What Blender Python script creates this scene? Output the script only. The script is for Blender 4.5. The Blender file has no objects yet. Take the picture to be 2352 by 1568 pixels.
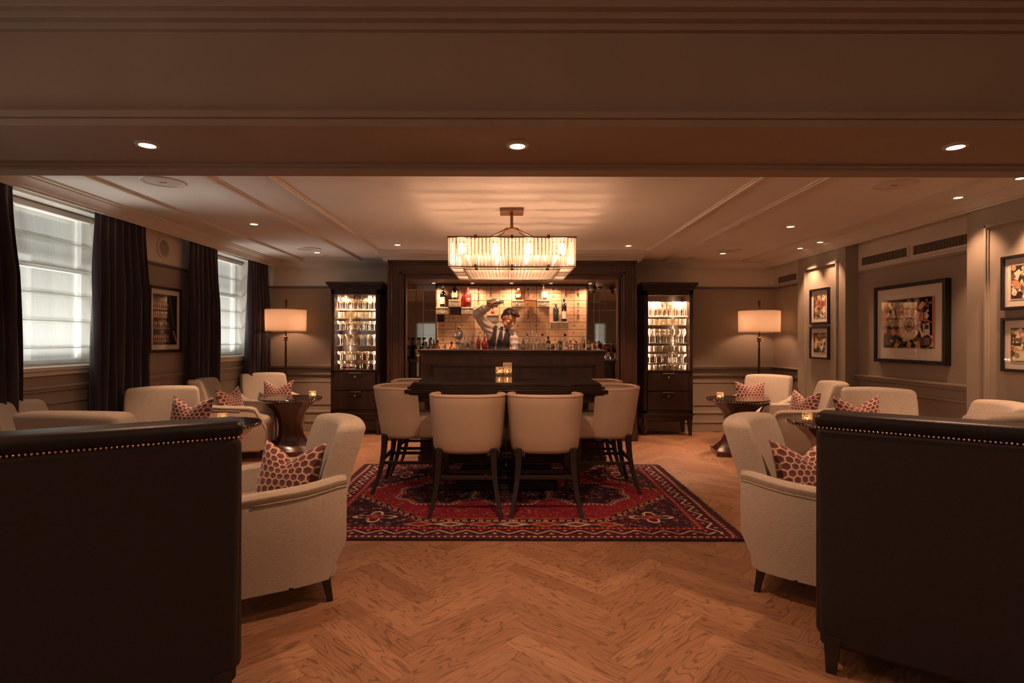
import bpy, bmesh, math, random
import numpy as np
from mathutils import Vector, Matrix, Euler
random.seed(7); rng = np.random.default_rng(7)
PI = math.pi; R = math.radians
SC = bpy.context.scene; COL = SC.collection

# ------------------------------------------------------------------ camera
cam_d = bpy.data.cameras.new('camera'); cam = bpy.data.objects.new('camera', cam_d); COL.objects.link(cam)
cam_d.sensor_width = 36.0; cam_d.lens = 1285/2352*36
cam_d.shift_x = 8/2352; cam_d.shift_y = -4/2352
cam_d.clip_start = 0.05
cam.matrix_world = Matrix.Translation((0, 0, 1.3)) @ Euler((R(90), 0, 0)).to_matrix().to_4x4() @ Matrix.Rotation(0.0022, 4, 'Z')
SC.camera = cam
# ------------------------------------------------------------------ view + world
SC.view_settings.view_transform = 'Standard'; SC.view_settings.look = 'None'
SC.view_settings.gamma = 1.0; SC.view_settings.use_curve_mapping = False
SC.view_settings.exposure = 0.0
w = bpy.data.worlds.new('world'); SC.world = w; w.use_nodes = True
w.node_tree.nodes['Background'].inputs[0].default_value = (0.95, 0.95, 0.90, 1)
w.node_tree.nodes['Background'].inputs[1].default_value = 0.45
cy = SC.cycles
cy.max_bounces = 7; cy.diffuse_bounces = 4; cy.glossy_bounces = 4; cy.transmission_bounces = 5; cy.transparent_max_bounces = 18
cy.caustics_reflective = False; cy.caustics_refractive = False; cy.sample_clamp_indirect = 4.0
cy.use_adaptive_sampling = True; cy.adaptive_threshold = 0.02
try: cy.use_denoising = True
except Exception: pass

WARM = (1.0, 0.50, 0.205)
WARM2 = (1.0, 0.535, 0.315)
DAY = (1.0, 0.97, 0.90)
K_CHAND, K_DOWN, K_BEAM, K_BACKBAR, K_CAB, K_LAMP, K_DAY, K_CAND, K_NEAR, K_GLOBE = 10.5, 165, 95, 50, 180, 7.5, 8, 0.22, 40, 34

# daylight outside the left windows
def area(name, loc, rot, sx, sy, e, col):
    l = bpy.data.lights.new(name, 'AREA'); l.shape = 'RECTANGLE'; l.size = sx; l.size_y = sy; l.energy = e; l.color = col
    o = bpy.data.objects.new(name, l); COL.objects.link(o); o.location = loc; o.rotation_euler = rot; return o
for y_, e_ in ((4.2, 1.2), (6.92, 1.0), (1.2, .6)): area('street_light_bounce', (-4.75, y_, .35), (0, R(-140), 0), 1.2, 1.8, K_DAY*19*e_, DAY)
area('daylight', (-4.25, 4.2, 1.55), (0, R(-90), 0), 1.0, 1.6, K_DAY*1.2, DAY)
area('daylight', (-4.25, 6.92, 1.55), (0, R(-90), 0), 1.0, 1.6, K_DAY, DAY)
area('daylight', (-4.25, 1.2, 1.75), (0, R(-90), 0), 1.3, 1.4, K_DAY*0.8, DAY)  # daylight for the added unseen window beside the camera

# ------------------------------------------------------------------ materials
MATS = {}
def newmat(name):
    m = bpy.data.materials.new(name); m.use_nodes = True; MATS[name] = m
    nt = m.node_tree; b = nt.nodes['Principled BSDF']; return m, nt, b
def N(nt, t, **kw):
    n = nt.nodes.new(t)
    for k, v in kw.items(): setattr(n, k, v)
    return n
def ramp(nt, stops):
    r = N(nt, 'ShaderNodeValToRGB'); e = r.color_ramp.elements
    while len(e) < len(stops): e.new(0.5)
    for i, (p, c) in enumerate(stops): e[i].position = p; e[i].color = (*c, 1)
    return r
def mat(name, col, rough=0.5, metal=0.0, var=0.0, scale=20, bump=0.0, bscale=None, stretch=(1, 1, 1), coat=0.0, spec=0.5, sheen=0.0, coord='Object'):
    m, nt, b = newmat(name)
    b.inputs['Base Color'].default_value = (*col, 1); b.inputs['Roughness'].default_value = rough
    b.inputs['Metallic'].default_value = metal; b.inputs['Coat Weight'].default_value = coat; b.inputs['Coat Roughness'].default_value = 0.08
    b.inputs['Specular IOR Level'].default_value = spec; b.inputs['Sheen Weight'].default_value = sheen
    if var or bump:
        tc = N(nt, 'ShaderNodeTexCoord'); mp = N(nt, 'ShaderNodeMapping'); mp.inputs['Scale'].default_value = stretch
        nt.links.new(tc.outputs[coord], mp.inputs[0])
        if var:
            n = N(nt, 'ShaderNodeTexNoise'); n.inputs['Scale'].default_value = scale; n.inputs['Detail'].default_value = 5
            nt.links.new(mp.outputs[0], n.inputs['Vector'])
            r = ramp(nt, [(0.3, tuple(c*(1-var) for c in col)), (0.7, tuple(min(1, c*(1+var)) for c in col))])
            nt.links.new(n.outputs[0], r.inputs[0]); nt.links.new(r.outputs[0], b.inputs['Base Color'])
        if bump:
            n2 = N(nt, 'ShaderNodeTexNoise'); n2.inputs['Scale'].default_value = bscale or scale; n2.inputs['Detail'].default_value = 3
            nt.links.new(mp.outputs[0], n2.inputs['Vector'])
            bp = N(nt, 'ShaderNodeBump'); bp.inputs['Strength'].default_value = bump; bp.inputs['Distance'].default_value = 0.004
            nt.links.new(n2.outputs[0], bp.inputs['Height']); nt.links.new(bp.outputs[0], b.inputs['Normal'])
    return m
wood_stretch = (1, 1, 0.06)
mat('wall_cloth', (0.35, 0.29, 0.23), 0.9, var=0.10, scale=60, stretch=(6, 6, 0.5), bump=0.15, bscale=160)
mat('wall_upper', (0.78, 0.71, 0.61), 0.9, var=0.03, scale=5)
mat('wall_paint', (0.36, 0.305, 0.24), 0.55, var=0.04, scale=6)
mat('beam_paint', (0.36, 0.29, 0.22), 0.75, var=0.05, scale=3)
mat('ceiling_white', (0.78, 0.72, 0.65), 0.85, var=0.02, scale=3)
mat('trim_white', (0.72, 0.66, 0.58), 0.5)
mat('dark_rail', (0.13, 0.10, 0.08), 0.4)
mat('dark_wood', (0.030, 0.014, 0.010), 0.32, var=0.45, scale=14, stretch=wood_stretch, coat=0.25)
mat('dark_wood_h', (0.030, 0.014, 0.010), 0.30, var=0.45, scale=14, stretch=(0.06, 1, 1), coat=0.3)
mat('bar_wood', (0.075, 0.036, 0.022), 0.35, var=0.3, scale=14, stretch=wood_stretch, coat=0.2)
mat('bar_wood_h', (0.075, 0.036, 0.022), 0.33, var=0.3, scale=14, stretch=(0.06, 1, 1), coat=0.2)
mat('black_wood', (0.012, 0.009, 0.008), 0.35, coat=0.2)
mat('table_gloss', (0.018, 0.010, 0.008), 0.12, var=0.4, scale=12, stretch=(0.06, 1, 1), coat=0.8)
mat('red_wood', (0.055, 0.018, 0.012), 0.25, var=0.4, scale=12, stretch=wood_stretch, coat=0.5)
mat('leg_wood', (0.016, 0.010, 0.008), 0.4, coat=0.1)
mat('chair_fabric', (0.49, 0.43, 0.35), 0.95, var=0.16, scale=50, stretch=(1, 1, 6), bump=0.5, bscale=220, sheen=0.3)
mat('stool_leather', (0.50, 0.39, 0.285), 0.45, var=0.05, scale=8, bump=0.15, bscale=180)
mat('stool_rim', (0.62, 0.46, 0.34), 0.38)
mat('brown_fabric', (0.034, 0.027, 0.026), 0.95, var=0.2, scale=300, bump=0.3, bscale=400, spec=0.2)
mat('brown_leather', (0.014, 0.011, 0.011), 0.42, spec=0.3, bump=0.15, bscale=120, var=0.2, scale=10)
mat('velvet', (0.026, 0.014, 0.022), 0.85, var=0.4, scale=30, stretch=(1, 1, 0.1), sheen=0.35)
mat('bronze', (0.20, 0.11, 0.06), 0.35, metal=0.9)
mat('dark_bronze', (0.09, 0.06, 0.04), 0.4, metal=0.8)
mat('chrome', (0.8, 0.8, 0.82), 0.12, metal=1.0)
mat('steel', (0.72, 0.66, 0.55), 0.25, metal=1.0)
mat('nail_brass', (0.65, 0.36, 0.20), 0.25, metal=1.0)
mat('nail_silver', (0.8, 0.70, 0.58), 0.2, metal=1.0)
mat('frame_black', (0.012, 0.010, 0.009), 0.35)
mat('mat_board', (0.85, 0.78, 0.68), 0.9)
mat('box_tan', (0.52, 0.33, 0.20), 0.5, var=0.14, scale=6)
mat('box_grey', (0.42, 0.38, 0.27), 0.45, var=0.15, scale=25)
mat('box_jewel', (0.35, 0.27, 0.18), 0.3, var=0.9, scale=90, bump=1.0, bscale=90)
mat('box_gap', (0.05, 0.03, 0.02), 0.7)
mat('copper', (0.50, 0.26, 0.12), 0.3, metal=0.9)
mat('hole_black', (0.012, 0.009, 0.007), 0.9)
mat('ink', (0.10, 0.055, 0.03), 0.8)
mat('skin', (0.62, 0.33, 0.21), 0.5, var=0.05, scale=12)
mat('lips', (0.50, 0.20, 0.14), 0.45)
mat('hair', (0.030, 0.015, 0.010), 0.45, var=0.5, scale=60, stretch=(1, 5, 1), bump=0.8, bscale=90)
mat('shirt', (0.66, 0.60, 0.55), 0.8, bump=0.4, bscale=14)
mat('vest', (0.045, 0.036, 0.038), 0.8, var=0.1, scale=200)
mat('vest_silk', (0.085, 0.055, 0.045), 0.4)
mat('tie', (0.020, 0.018, 0.024), 0.6)
mat('trousers', (0.03, 0.03, 0.035), 0.8)
mat('label_cream', (0.75, 0.62, 0.42), 0.7)
mat('label_white', (0.85, 0.80, 0.70), 0.7)
mat('label_red', (0.45, 0.03, 0.03), 0.6)
mat('cap_black', (0.012, 0.012, 0.014), 0.35)
mat('cap_red', (0.40, 0.02, 0.03), 0.4)
mat('grille_dark', (0.20, 0.15, 0.12), 0.6)
mat('plastic_white', (0.70, 0.62, 0.54), 0.5)
mat('mirror', (0.62, 0.55, 0.46), 0.03, metal=1.0)
mat('mirror_seam', (0.06, 0.04, 0.03), 0.5)
mat('candle_wax', (0.85, 0.65, 0.45), 0.6)
mat('exterior_stone', (0.60, 0.60, 0.56), 0.9, var=0.1, scale=2)
mat('window_paint', (0.75, 0.74, 0.70), 0.5)
mat('counter_dark', (0.025, 0.018, 0.014), 0.2, coat=0.5)

def emis(name, col, s):
    m, nt, b = newmat(name); b.inputs['Base Color'].default_value = (*col, 1)
    b.inputs['Emission Color'].default_value = (*col, 1); b.inputs['Emission Strength'].default_value = s; return m
emis('bulb_glow', WARM2, 30*K_CHAND)
emis('lamp_glow', WARM2, 14*K_LAMP)
emis('globe_glow', (1.0, 0.56, 0.34), K_GLOBE)
emis('lens_glow', (1.0, 0.78, 0.55), 9)
emis('flame', (1.0, 0.55, 0.24), 400*K_CAND)

def glass(name, tint=(1, 1, 1), gloss=0.18, rough=0.04, diff=0.0, dcol=(0.9, 0.85, 0.75)):
    m, nt, b = newmat(name); nt.nodes.remove(b); out = nt.nodes['Material Output']
    t = N(nt, 'ShaderNodeBsdfTransparent'); t.inputs[0].default_value = (*tint, 1)
    g = N(nt, 'ShaderNodeBsdfGlossy'); g.inputs['Roughness'].default_value = rough; g.inputs[0].default_value = (1, 1, 1, 1)
    lw = N(nt, 'ShaderNodeLayerWeight'); lw.inputs[0].default_value = 0.35
    mt = N(nt, 'ShaderNodeMath', operation='MULTIPLY_ADD'); mt.inputs[1].default_value = 0.6 if name != 'picture_glass' else 0.12; mt.inputs[2].default_value = gloss*0.35
    nt.links.new(lw.outputs['Fresnel'], mt.inputs[0])
    mx = N(nt, 'ShaderNodeMixShader'); nt.links.new(mt.outputs[0], mx.inputs[0]); nt.links.new(t.outputs[0], mx.inputs[1]); nt.links.new(g.outputs[0], mx.inputs[2])
    res = mx
    if diff:
        d = N(nt, 'ShaderNodeBsdfDiffuse'); d.inputs[0].default_value = (*dcol, 1)
        tl = N(nt, 'ShaderNodeBsdfTranslucent'); tl.inputs[0].default_value = (*dcol, 1)
        ad = N(nt, 'ShaderNodeMixShader'); nt.links.new(d.outputs[0], ad.inputs[1]); nt.links.new(tl.outputs[0], ad.inputs[2])
        m2 = N(nt, 'ShaderNodeMixShader'); m2.inputs[0].default_value = diff
        nt.links.new(mx.outputs[0], m2.inputs[1]); nt.links.new(ad.outputs[0], m2.inputs[2]); res = m2
    nt.links.new(res.outputs[0], out.inputs[0]); return m
glass('pane', gloss=0.10)
glass('picture_glass', gloss=0.01, rough=0.015)
glass('clear_glass', (0.95, 0.93, 0.88), gloss=0.6, rough=0.08, diff=0.05)
glass('shelf_glass', (0.90, 0.93, 0.86), gloss=0.5, diff=0.10)
glass('bottle_clear', (0.92, 0.90, 0.84), gloss=0.6, diff=0.07)
glass('bottle_green', (0.10, 0.28, 0.09), gloss=0.6, diff=0.06, dcol=(0.1, 0.4, 0.1))
glass('bottle_dark', (0.04, 0.025, 0.015), gloss=0.6)
glass('bottle_amber', (0.65, 0.28, 0.06), gloss=0.5, diff=0.1, dcol=(0.8, 0.35, 0.1))
glass('bottle_red', (0.55, 0.03, 0.04), gloss=0.5, diff=0.15, dcol=(0.7, 0.04, 0.06))
glass('bottle_pink', (0.75, 0.14, 0.14), gloss=0.5, diff=0.22, dcol=(0.85, 0.16, 0.14))
glass('bottle_teal', (0.12, 0.20, 0.17), gloss=0.6, diff=0.1, dcol=(0.15, 0.3, 0.25))
glass('rod_glass', (0.95, 0.92, 0.86), gloss=0.5, rough=0.15, diff=0.55, dcol=(0.97, 0.93, 0.86))
glass('rod_gap', (0.98, 0.96, 0.92), gloss=0.2, rough=0.1, diff=0.10, dcol=(0.95, 0.86, 0.72))
glass('votive_glass', (1.0, 0.92, 0.80), gloss=0.3, diff=0.5, dcol=(1.0, 0.88, 0.72))

def translucent(name, col, transp=0.0, tr=0.6, noise=False):
    m, nt, b = newmat(name); nt.nodes.remove(b); out = nt.nodes['Material Output']
    d = N(nt, 'ShaderNodeBsdfDiffuse'); d.inputs[0].default_value = (*col, 1)
    t = N(nt, 'ShaderNodeBsdfTranslucent'); t.inputs[0].default_value = (*col, 1)
    mx = N(nt, 'ShaderNodeMixShader'); mx.inputs[0].default_value = tr
    nt.links.new(d.outputs[0], mx.inputs[1]); nt.links.new(t.outputs[0], mx.inputs[2]); res = mx
    if transp:
        p = N(nt, 'ShaderNodeBsdfTransparent'); m2 = N(nt, 'ShaderNodeMixShader'); m2.inputs[0].default_value = transp
        nt.links.new(mx.outputs[0], m2.inputs[1]); nt.links.new(p.outputs[0], m2.inputs[2]); res = m2
    if noise:
        tc = N(nt, 'ShaderNodeTexCoord'); mp = N(nt, 'ShaderNodeMapping'); mp.inputs['Scale'].default_value = (1, 14, 0.8)
        n = N(nt, 'ShaderNodeTexNoise'); n.inputs['Scale'].default_value = 6; n.inputs['Detail'].default_value = 6
        nt.links.new(tc.outputs['Object'], mp.inputs[0]); nt.links.new(mp.outputs[0], n.inputs['Vector'])
        r = ramp(nt, [(0.3, tuple(c*0.88 for c in col)), (0.7, col)]); nt.links.new(n.outputs[0], r.inputs[0])
        nt.links.new(r.outputs[0], d.inputs[0]); nt.links.new(r.outputs[0], t.inputs[0])
    nt.links.new(res.outputs[0], out.inputs[0]); return m
translucent('blind_cloth', (0.86, 0.87, 0.82), transp=0.66, tr=0.75, noise=True)
translucent('blind_hem', (0.75, 0.75, 0.68), tr=0.6)
translucent('shade_cloth', (0.52, 0.40, 0.30), tr=0.5)
translucent('shade_rim', (0.55, 0.40, 0.28), tr=0.4)

def attr_mat(name, rough=0.9, bump=0.0, spec=0.3):
    m, nt, b = newmat(name); a = N(nt, 'ShaderNodeAttribute'); a.attribute_name = 'Col'
    nt.links.new(a.outputs['Color'], b.inputs['Base Color']); b.inputs['Roughness'].default_value = rough; b.inputs['Specular IOR Level'].default_value = spec
    if bump:
        tc = N(nt, 'ShaderNodeTexCoord'); n = N(nt, 'ShaderNodeTexNoise'); n.inputs['Scale'].default_value = 260
        nt.links.new(tc.outputs['Object'], n.inputs['Vector']); bp = N(nt, 'ShaderNodeBump'); bp.inputs['Strength'].default_value = bump; bp.inputs['Distance'].default_value = 0.004
        nt.links.new(n.outputs[0], bp.inputs['Height']); nt.links.new(bp.outputs[0], b.inputs['Normal'])
    return m
attr_mat('rug_wool', 1.0, 0.6, 0.1); attr_mat('print_paper', 0.6)

def hex_mat():
    m, nt, b = newmat('hex_velvet'); L = nt.links.new
    tc = N(nt, 'ShaderNodeUVMap'); sc_ = N(nt, 'ShaderNodeVectorMath', operation='SCALE'); sc_.inputs['Scale'].default_value = 22.0; L(tc.outputs[0], sc_.inputs[0])
    def vm(op, a, bb=None):
        n = N(nt, 'ShaderNodeVectorMath', operation=op)
        if isinstance(a, tuple): n.inputs[0].default_value = a
        else: L(a, n.inputs[0])
        if bb is not None:
            if isinstance(bb, tuple): n.inputs[1].default_value = bb
            else: L(bb, n.inputs[1])
        return n.outputs[0]
    r = (1.0, 1.7320508, 1.0); h = (0.5, 0.8660254, 0.5)
    p = sc_.outputs[0]
    a = vm('SUBTRACT', vm('MODULO', vm('ADD', p, (100.0, 173.20508, 0.0)), r), h)
    c = vm('SUBTRACT', vm('MODULO', vm('SUBTRACT', vm('ADD', p, (100.0, 173.20508, 0.0)), h), r), h)
    def hexd(v):
        ab = N(nt, 'ShaderNodeVectorMath', operation='ABSOLUTE'); L(v, ab.inputs[0])
        d = N(nt, 'ShaderNodeVectorMath', operation='DOT_PRODUCT'); L(ab.outputs[0], d.inputs[0]); d.inputs[1].default_value = (0.5, 0.8660254, 0)
        s = N(nt, 'ShaderNodeSeparateXYZ'); L(ab.outputs[0], s.inputs[0])
        mx = N(nt, 'ShaderNodeMath', operation='MAXIMUM'); L(d.outputs['Value'], mx.inputs[0]); L(s.outputs[0], mx.inputs[1]); return mx.outputs[0]
    mn = N(nt, 'ShaderNodeMath', operation='MINIMUM'); L(hexd(a), mn.inputs[0]); L(hexd(c), mn.inputs[1])
    rp = ramp(nt, [(0.0, (0.115, 0.035, 0.040)), (0.36, (0.14, 0.042, 0.045)), (0.40, (0.30, 0.12, 0.09)), (0.425, (0.62, 0.40, 0.29)), (0.46, (0.68, 0.46, 0.34))])
    L(mn.outputs[0], rp.inputs[0]); L(rp.outputs[0], b.inputs['Base Color']); b.inputs['Roughness'].default_value = 0.8; b.inputs['Sheen Weight'].default_value = 0.4
    bp = N(nt, 'ShaderNodeBump'); bp.invert = True; bp.inputs['Strength'].default_value = 0.5; bp.inputs['Distance'].default_value = 0.01
    L(mn.outputs[0], bp.inputs['Height']); L(bp.outputs[0], b.inputs['Normal'])
hex_mat()

def floor_mat():
    m, nt, b = newmat('oak_floor'); L = nt.links.new
    uv = N(nt, 'ShaderNodeUVMap'); at = N(nt, 'ShaderNodeAttribute'); at.attribute_name = 'Col'
    sep = N(nt, 'ShaderNodeSeparateColor'); L(at.outputs['Color'], sep.inputs[0])
    cmb = N(nt, 'ShaderNodeCombineXYZ')
    m10 = N(nt, 'ShaderNodeMath', operation='MULTIPLY'); m10.inputs[1].default_value = 57.0; L(sep.outputs[1], m10.inputs[0]); L(m10.outputs[0], cmb.inputs[2])
    add = N(nt, 'ShaderNodeVectorMath', operation='ADD'); L(uv.outputs[0], add.inputs[0]); L(cmb.outputs[0], add.inputs[1])
    mp = N(nt, 'ShaderNodeMapping'); mp.inputs['Scale'].default_value = (1.1, 7.0, 1.0); L(add.outputs[0], mp.inputs[0])
    n1 = N(nt, 'ShaderNodeTexNoise'); n1.inputs['Scale'].default_value = 1.6; n1.inputs['Detail'].default_value = 2.5; n1.inputs['Roughness'].default_value = 0.45; L(mp.outputs[0], n1.inputs['Vector'])
    mul = N(nt, 'ShaderNodeMath', operation='MULTIPLY'); mul.inputs[1].default_value = 26.0; L(n1.outputs[0], mul.inputs[0])
    fr = N(nt, 'ShaderNodeMath', operation='PINGPONG'); fr.inputs[1].default_value = 1.0; L(mul.outputs[0], fr.inputs[0])
    g = ramp(nt, [(0.0, (0.20, 0.20, 0.20)), (0.16, (0.55, 0.55, 0.55)), (0.32, (1, 1, 1)), (1.0, (1, 1, 1))]); L(fr.outputs[0], g.inputs[0])
    mp2 = N(nt, 'ShaderNodeMapping'); mp2.inputs['Scale'].default_value = (8.0, 190.0, 1.0); L(add.outputs[0], mp2.inputs[0])
    n2 = N(nt, 'ShaderNodeTexNoise'); n2.inputs['Scale'].default_value = 1.5; n2.inputs['Detail'].default_value = 3; L(mp2.outputs[0], n2.inputs['Vector'])
    f = ramp(nt, [(0.35, (0.78, 0.78, 0.78)), (0.6, (1, 1, 1))]); L(n2.outputs[0], f.inputs[0])
    base = ramp(nt, [(0.0, (0.32, 0.165, 0.09)), (0.5, (0.38, 0.20, 0.11)), (1.0, (0.44, 0.245, 0.14))]); L(sep.outputs[0], base.inputs[0])
    gm = N(nt, 'ShaderNodeMix', data_type='RGBA', blend_type='MULTIPLY'); gm.inputs[0].default_value = 0.62; L(base.outputs[0], gm.inputs[6]); L(g.outputs[0], gm.inputs[7])
    fm = N(nt, 'ShaderNodeMix', data_type='RGBA', blend_type='MULTIPLY'); fm.inputs[0].default_value = 1.0; L(gm.outputs[2], fm.inputs[6]); L(f.outputs[0], fm.inputs[7])
    L(fm.outputs[2], b.inputs['Base Color']); b.inputs['Roughness'].default_value = 0.42
    bp = N(nt, 'ShaderNodeBump'); bp.inputs['Strength'].default_value = 0.12; bp.inputs['Distance'].default_value = 0.002; L(g.outputs[0], bp.inputs['Height']); L(bp.outputs[0], b.inputs['Normal'])
floor_mat()

# ------------------------------------------------------------------ mesh builder
class MB:
    def __init__(s): s.v = []; s.f = []; s.m = []; s.uv = {}; s.T = None
    def add(s, vs, fs, mi=0, uvs=None):
        b = len(s.v)
        if s.T is not None: vs = [tuple(s.T @ Vector(p)) for p in vs]
        s.v.extend([tuple(p) for p in vs])
        for k, f in enumerate(fs):
            if uvs is not None: s.uv[len(s.f)] = [uvs[i] for i in f]
            s.f.append(tuple(i+b for i in f)); s.m.append(mi)
        return s
    def box(s, x0, x1, y0, y1, z0, z1, mi=0):
        return s.add([(x0,y0,z0),(x1,y0,z0),(x1,y1,z0),(x0,y1,z0),(x0,y0,z1),(x1,y0,z1),(x1,y1,z1),(x0,y1,z1)],
                     [(0,3,2,1),(4,5,6,7),(0,1,5,4),(1,2,6,5),(2,3,7,6),(3,0,4,7)], mi)
    def loft(s, rings, mi=0, cap=True, closed=True):
        n = len(rings[0]); vs = [p for r in rings for p in r]; fs = []
        for i in range(len(rings)-1):
            for j in range(n if closed else n-1):
                a = i*n+j; b = i*n+(j+1) % n; fs.append((a, b, b+n, a+n))
        if cap: fs.append(tuple(range(n-1, -1, -1))); fs.append(tuple(range((len(rings)-1)*n, len(rings)*n)))
        return s.add(vs, fs, mi)
    def lathe(s, prof, c=(0, 0, 0), n=20, mi=0, cap=True, sx=1, sy=1):
        rings = [[(c[0]+sx*r*math.cos(2*PI*j/n), c[1]+sy*r*math.sin(2*PI*j/n), c[2]+z) for j in range(n)] for r, z in prof]
        return s.loft(rings, mi, cap)
    def tube(s, pts, rad, n=8, mi=0, cap=True, up=(0, 0, 1), flat=1.0):
        pts = [Vector(p) for p in pts]; rads = rad if isinstance(rad, (list, tuple)) else [rad]*len(pts); rings = []
        for i, p in enumerate(pts):
            d = (pts[min(i+1, len(pts)-1)]-pts[max(i-1, 0)]).normalized(); u = Vector(up)
            if abs(d.dot(u)) > 0.95: u = Vector((1, 0, 0))
            a = d.cross(u).normalized(); b = a.cross(d).normalized()
            rings.append([tuple(p+a*rads[i]*math.cos(2*PI*(j+.5)/n)+b*rads[i]*flat*math.sin(2*PI*(j+.5)/n)) for j in range(n)])
        return s.loft(rings, mi, cap)
    def ellipsoid(s, c, r, n=14, k=9, mi=0, M=None):
        rings = []
        for i in range(k+1):
            t = PI*(0.02+0.96*i/k); rings.append([(r[0]*math.sin(t)*math.cos(2*PI*j/n), r[1]*math.sin(t)*math.sin(2*PI*j/n), -r[2]*math.cos(t)) for j in range(n)])
        if M is not None: rings = [[tuple(M @ Vector(p)) for p in q] for q in rings]
        rings = [[(p[0]+c[0], p[1]+c[1], p[2]+c[2]) for p in q] for q in rings]
        return s.loft(rings, mi)
    def prism(s, poly, axis, a0, a1, mi=0):
        # poly: list of 2D points; axis 'x','y','z' extrusion
        def P(p, a):
            return {'x': (a, p[0], p[1]), 'y': (p[0], a, p[1]), 'z': (p[0], p[1], a)}[axis]
        n = len(poly); vs = [P(p, a0) for p in poly]+[P(p, a1) for p in poly]
        fs = [(i, (i+1) % n, n+(i+1) % n, n+i) for i in range(n)]+[tuple(range(n-1, -1, -1)), tuple(range(n, 2*n))]
        return s.add(vs, fs, mi)
    def rbox(s, c, h, r, seg=(3, 3, 3), fn=None, mi=0, k=3):
        # rounded box centred c, half sizes h, corner radius r
        r = min(r, min(h)*0.999); axes = []
        for a in range(3):
            inn = h[a]-r; mid = [(-inn+2*inn*i/seg[a]) for i in range(seg[a]+1)] if inn > 1e-6 else [0.0]
            outs = [r*math.tan(PI/4*(i+1)/k) for i in range(k)]
            axes.append([-(inn+o) for o in reversed(outs)]+mid+[inn+o for o in outs])
        idx = {}; vs = []; fs = []
        def vid(p):
            key = tuple(round(x, 6) for x in p)
            if key not in idx:
                q = [max(-(h[a]-r), min(h[a]-r, p[a])) for a in range(3)]; d = Vector([p[a]-q[a] for a in range(3)])
                if d.length > 0: d = d.normalized()*r
                o = Vector(q)+d
                o = (o.x, o.y, o.z)
                if fn: o = fn(*o)
                idx[key] = len(vs); vs.append((o[0]+c[0], o[1]+c[1], o[2]+c[2]))
            return idx[key]
        for a in range(3):
            b, d = (a+1) % 3, (a+2) % 3
            for sgn in (-1, 1):
                for i in range(len(axes[b])-1):
                    for j in range(len(axes[d])-1):
                        q = []
                        for (u, v) in ((i, j), (i+1, j), (i+1, j+1), (i, j+1)):
                            p = [0, 0, 0]; p[a] = sgn*h[a]; p[b] = axes[b][u]; p[d] = axes[d][v]; q.append(vid(p))
                        if sgn < 0: q.reverse()
                        fs.append(tuple(q))
        return s.add(vs, fs, mi)
    def build(s, name, mats, parent=None, smooth=False, bevel=0, loc=None, angle=40):
        me = bpy.data.meshes.new(name); me.from_pydata(s.v, [], s.f)
        if not isinstance(mats, (list, tuple)): mats = [mats]
        for m in mats: me.materials.append(MATS[m])
        if max(s.m, default=0) > 0: me.polygons.foreach_set('material_index', s.m)
        if s.uv:
            ul = me.uv_layers.new(name='UVMap')
            for fi, us in s.uv.items():
                for k, li in enumerate(me.polygons[fi].loop_indices): ul.data[li].uv = us[k]
        me.update()
        bm = bmesh.new(); bm.from_mesh(me); bmesh.ops.recalc_face_normals(bm, faces=bm.faces); bm.to_mesh(me); bm.free()
        if smooth:
            me.polygons.foreach_set('use_smooth', [True]*len(me.polygons))
            if smooth != 'all': me.set_sharp_from_angle(angle=R(angle))
        o = bpy.data.objects.new(name, me); COL.objects.link(o)
        if parent: o.parent = parent
        if loc: o.location = loc
        if bevel:
            b = o.modifiers.new('bevel', 'BEVEL'); b.width = bevel; b.segments = 2; b.limit_method = 'ANGLE'; b.angle_limit = R(40)
        return o
def thing(name, label, cat, loc=(0, 0, 0), rz=0, group=None):
    o = bpy.data.objects.new(name, None); COL.objects.link(o); o.empty_display_size = 0.1
    o.location = loc; o.rotation_euler = (0, 0, rz); return tag(o, label, cat, group)
def tag(o, label, cat, group=None):
    o['label'] = label; o['category'] = cat
    if group: o['group'] = group
    return o
def struct(o): o['kind'] = 'structure'; return o
def dup(root, loc, rz, label=None, group=None, rot=None, scale=None):
    def cp(o, parent):
        c = o.copy(); COL.objects.link(c); c.parent = parent
        for ch in list(o.children): cp(ch, c)
        return c
    c = cp(root, None); c.location = loc; c.rotation_euler = rot or (0, 0, rz)
    if scale: c.scale = (scale,)*3
    if label: c['label'] = label
    if group: c['group'] = group
    return c
def light(kind, name, loc, e, col, parent=None, size=0.02, spot=None, blend=0.5, rot=None):
    l = bpy.data.lights.new(name, kind); l.energy = e; l.color = col; l.shadow_soft_size = size
    if kind == 'SPOT': l.spot_size = R(spot); l.spot_blend = blend
    o = bpy.data.objects.new(name, l); COL.objects.link(o); o.location = loc
    if rot: o.rotation_euler = rot
    if parent: o.parent = parent
    return o

# ================================================================== STRUCTURE
XL, XR, XP = -3.5, 3.8, 3.66      # left wall, right recess wall, right pier face
YB, YF = 8.0, -3.6                # back wall, wall behind the camera
ZC, ZN = 2.41, 2.70               # lounge ceiling, near room ceiling
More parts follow.
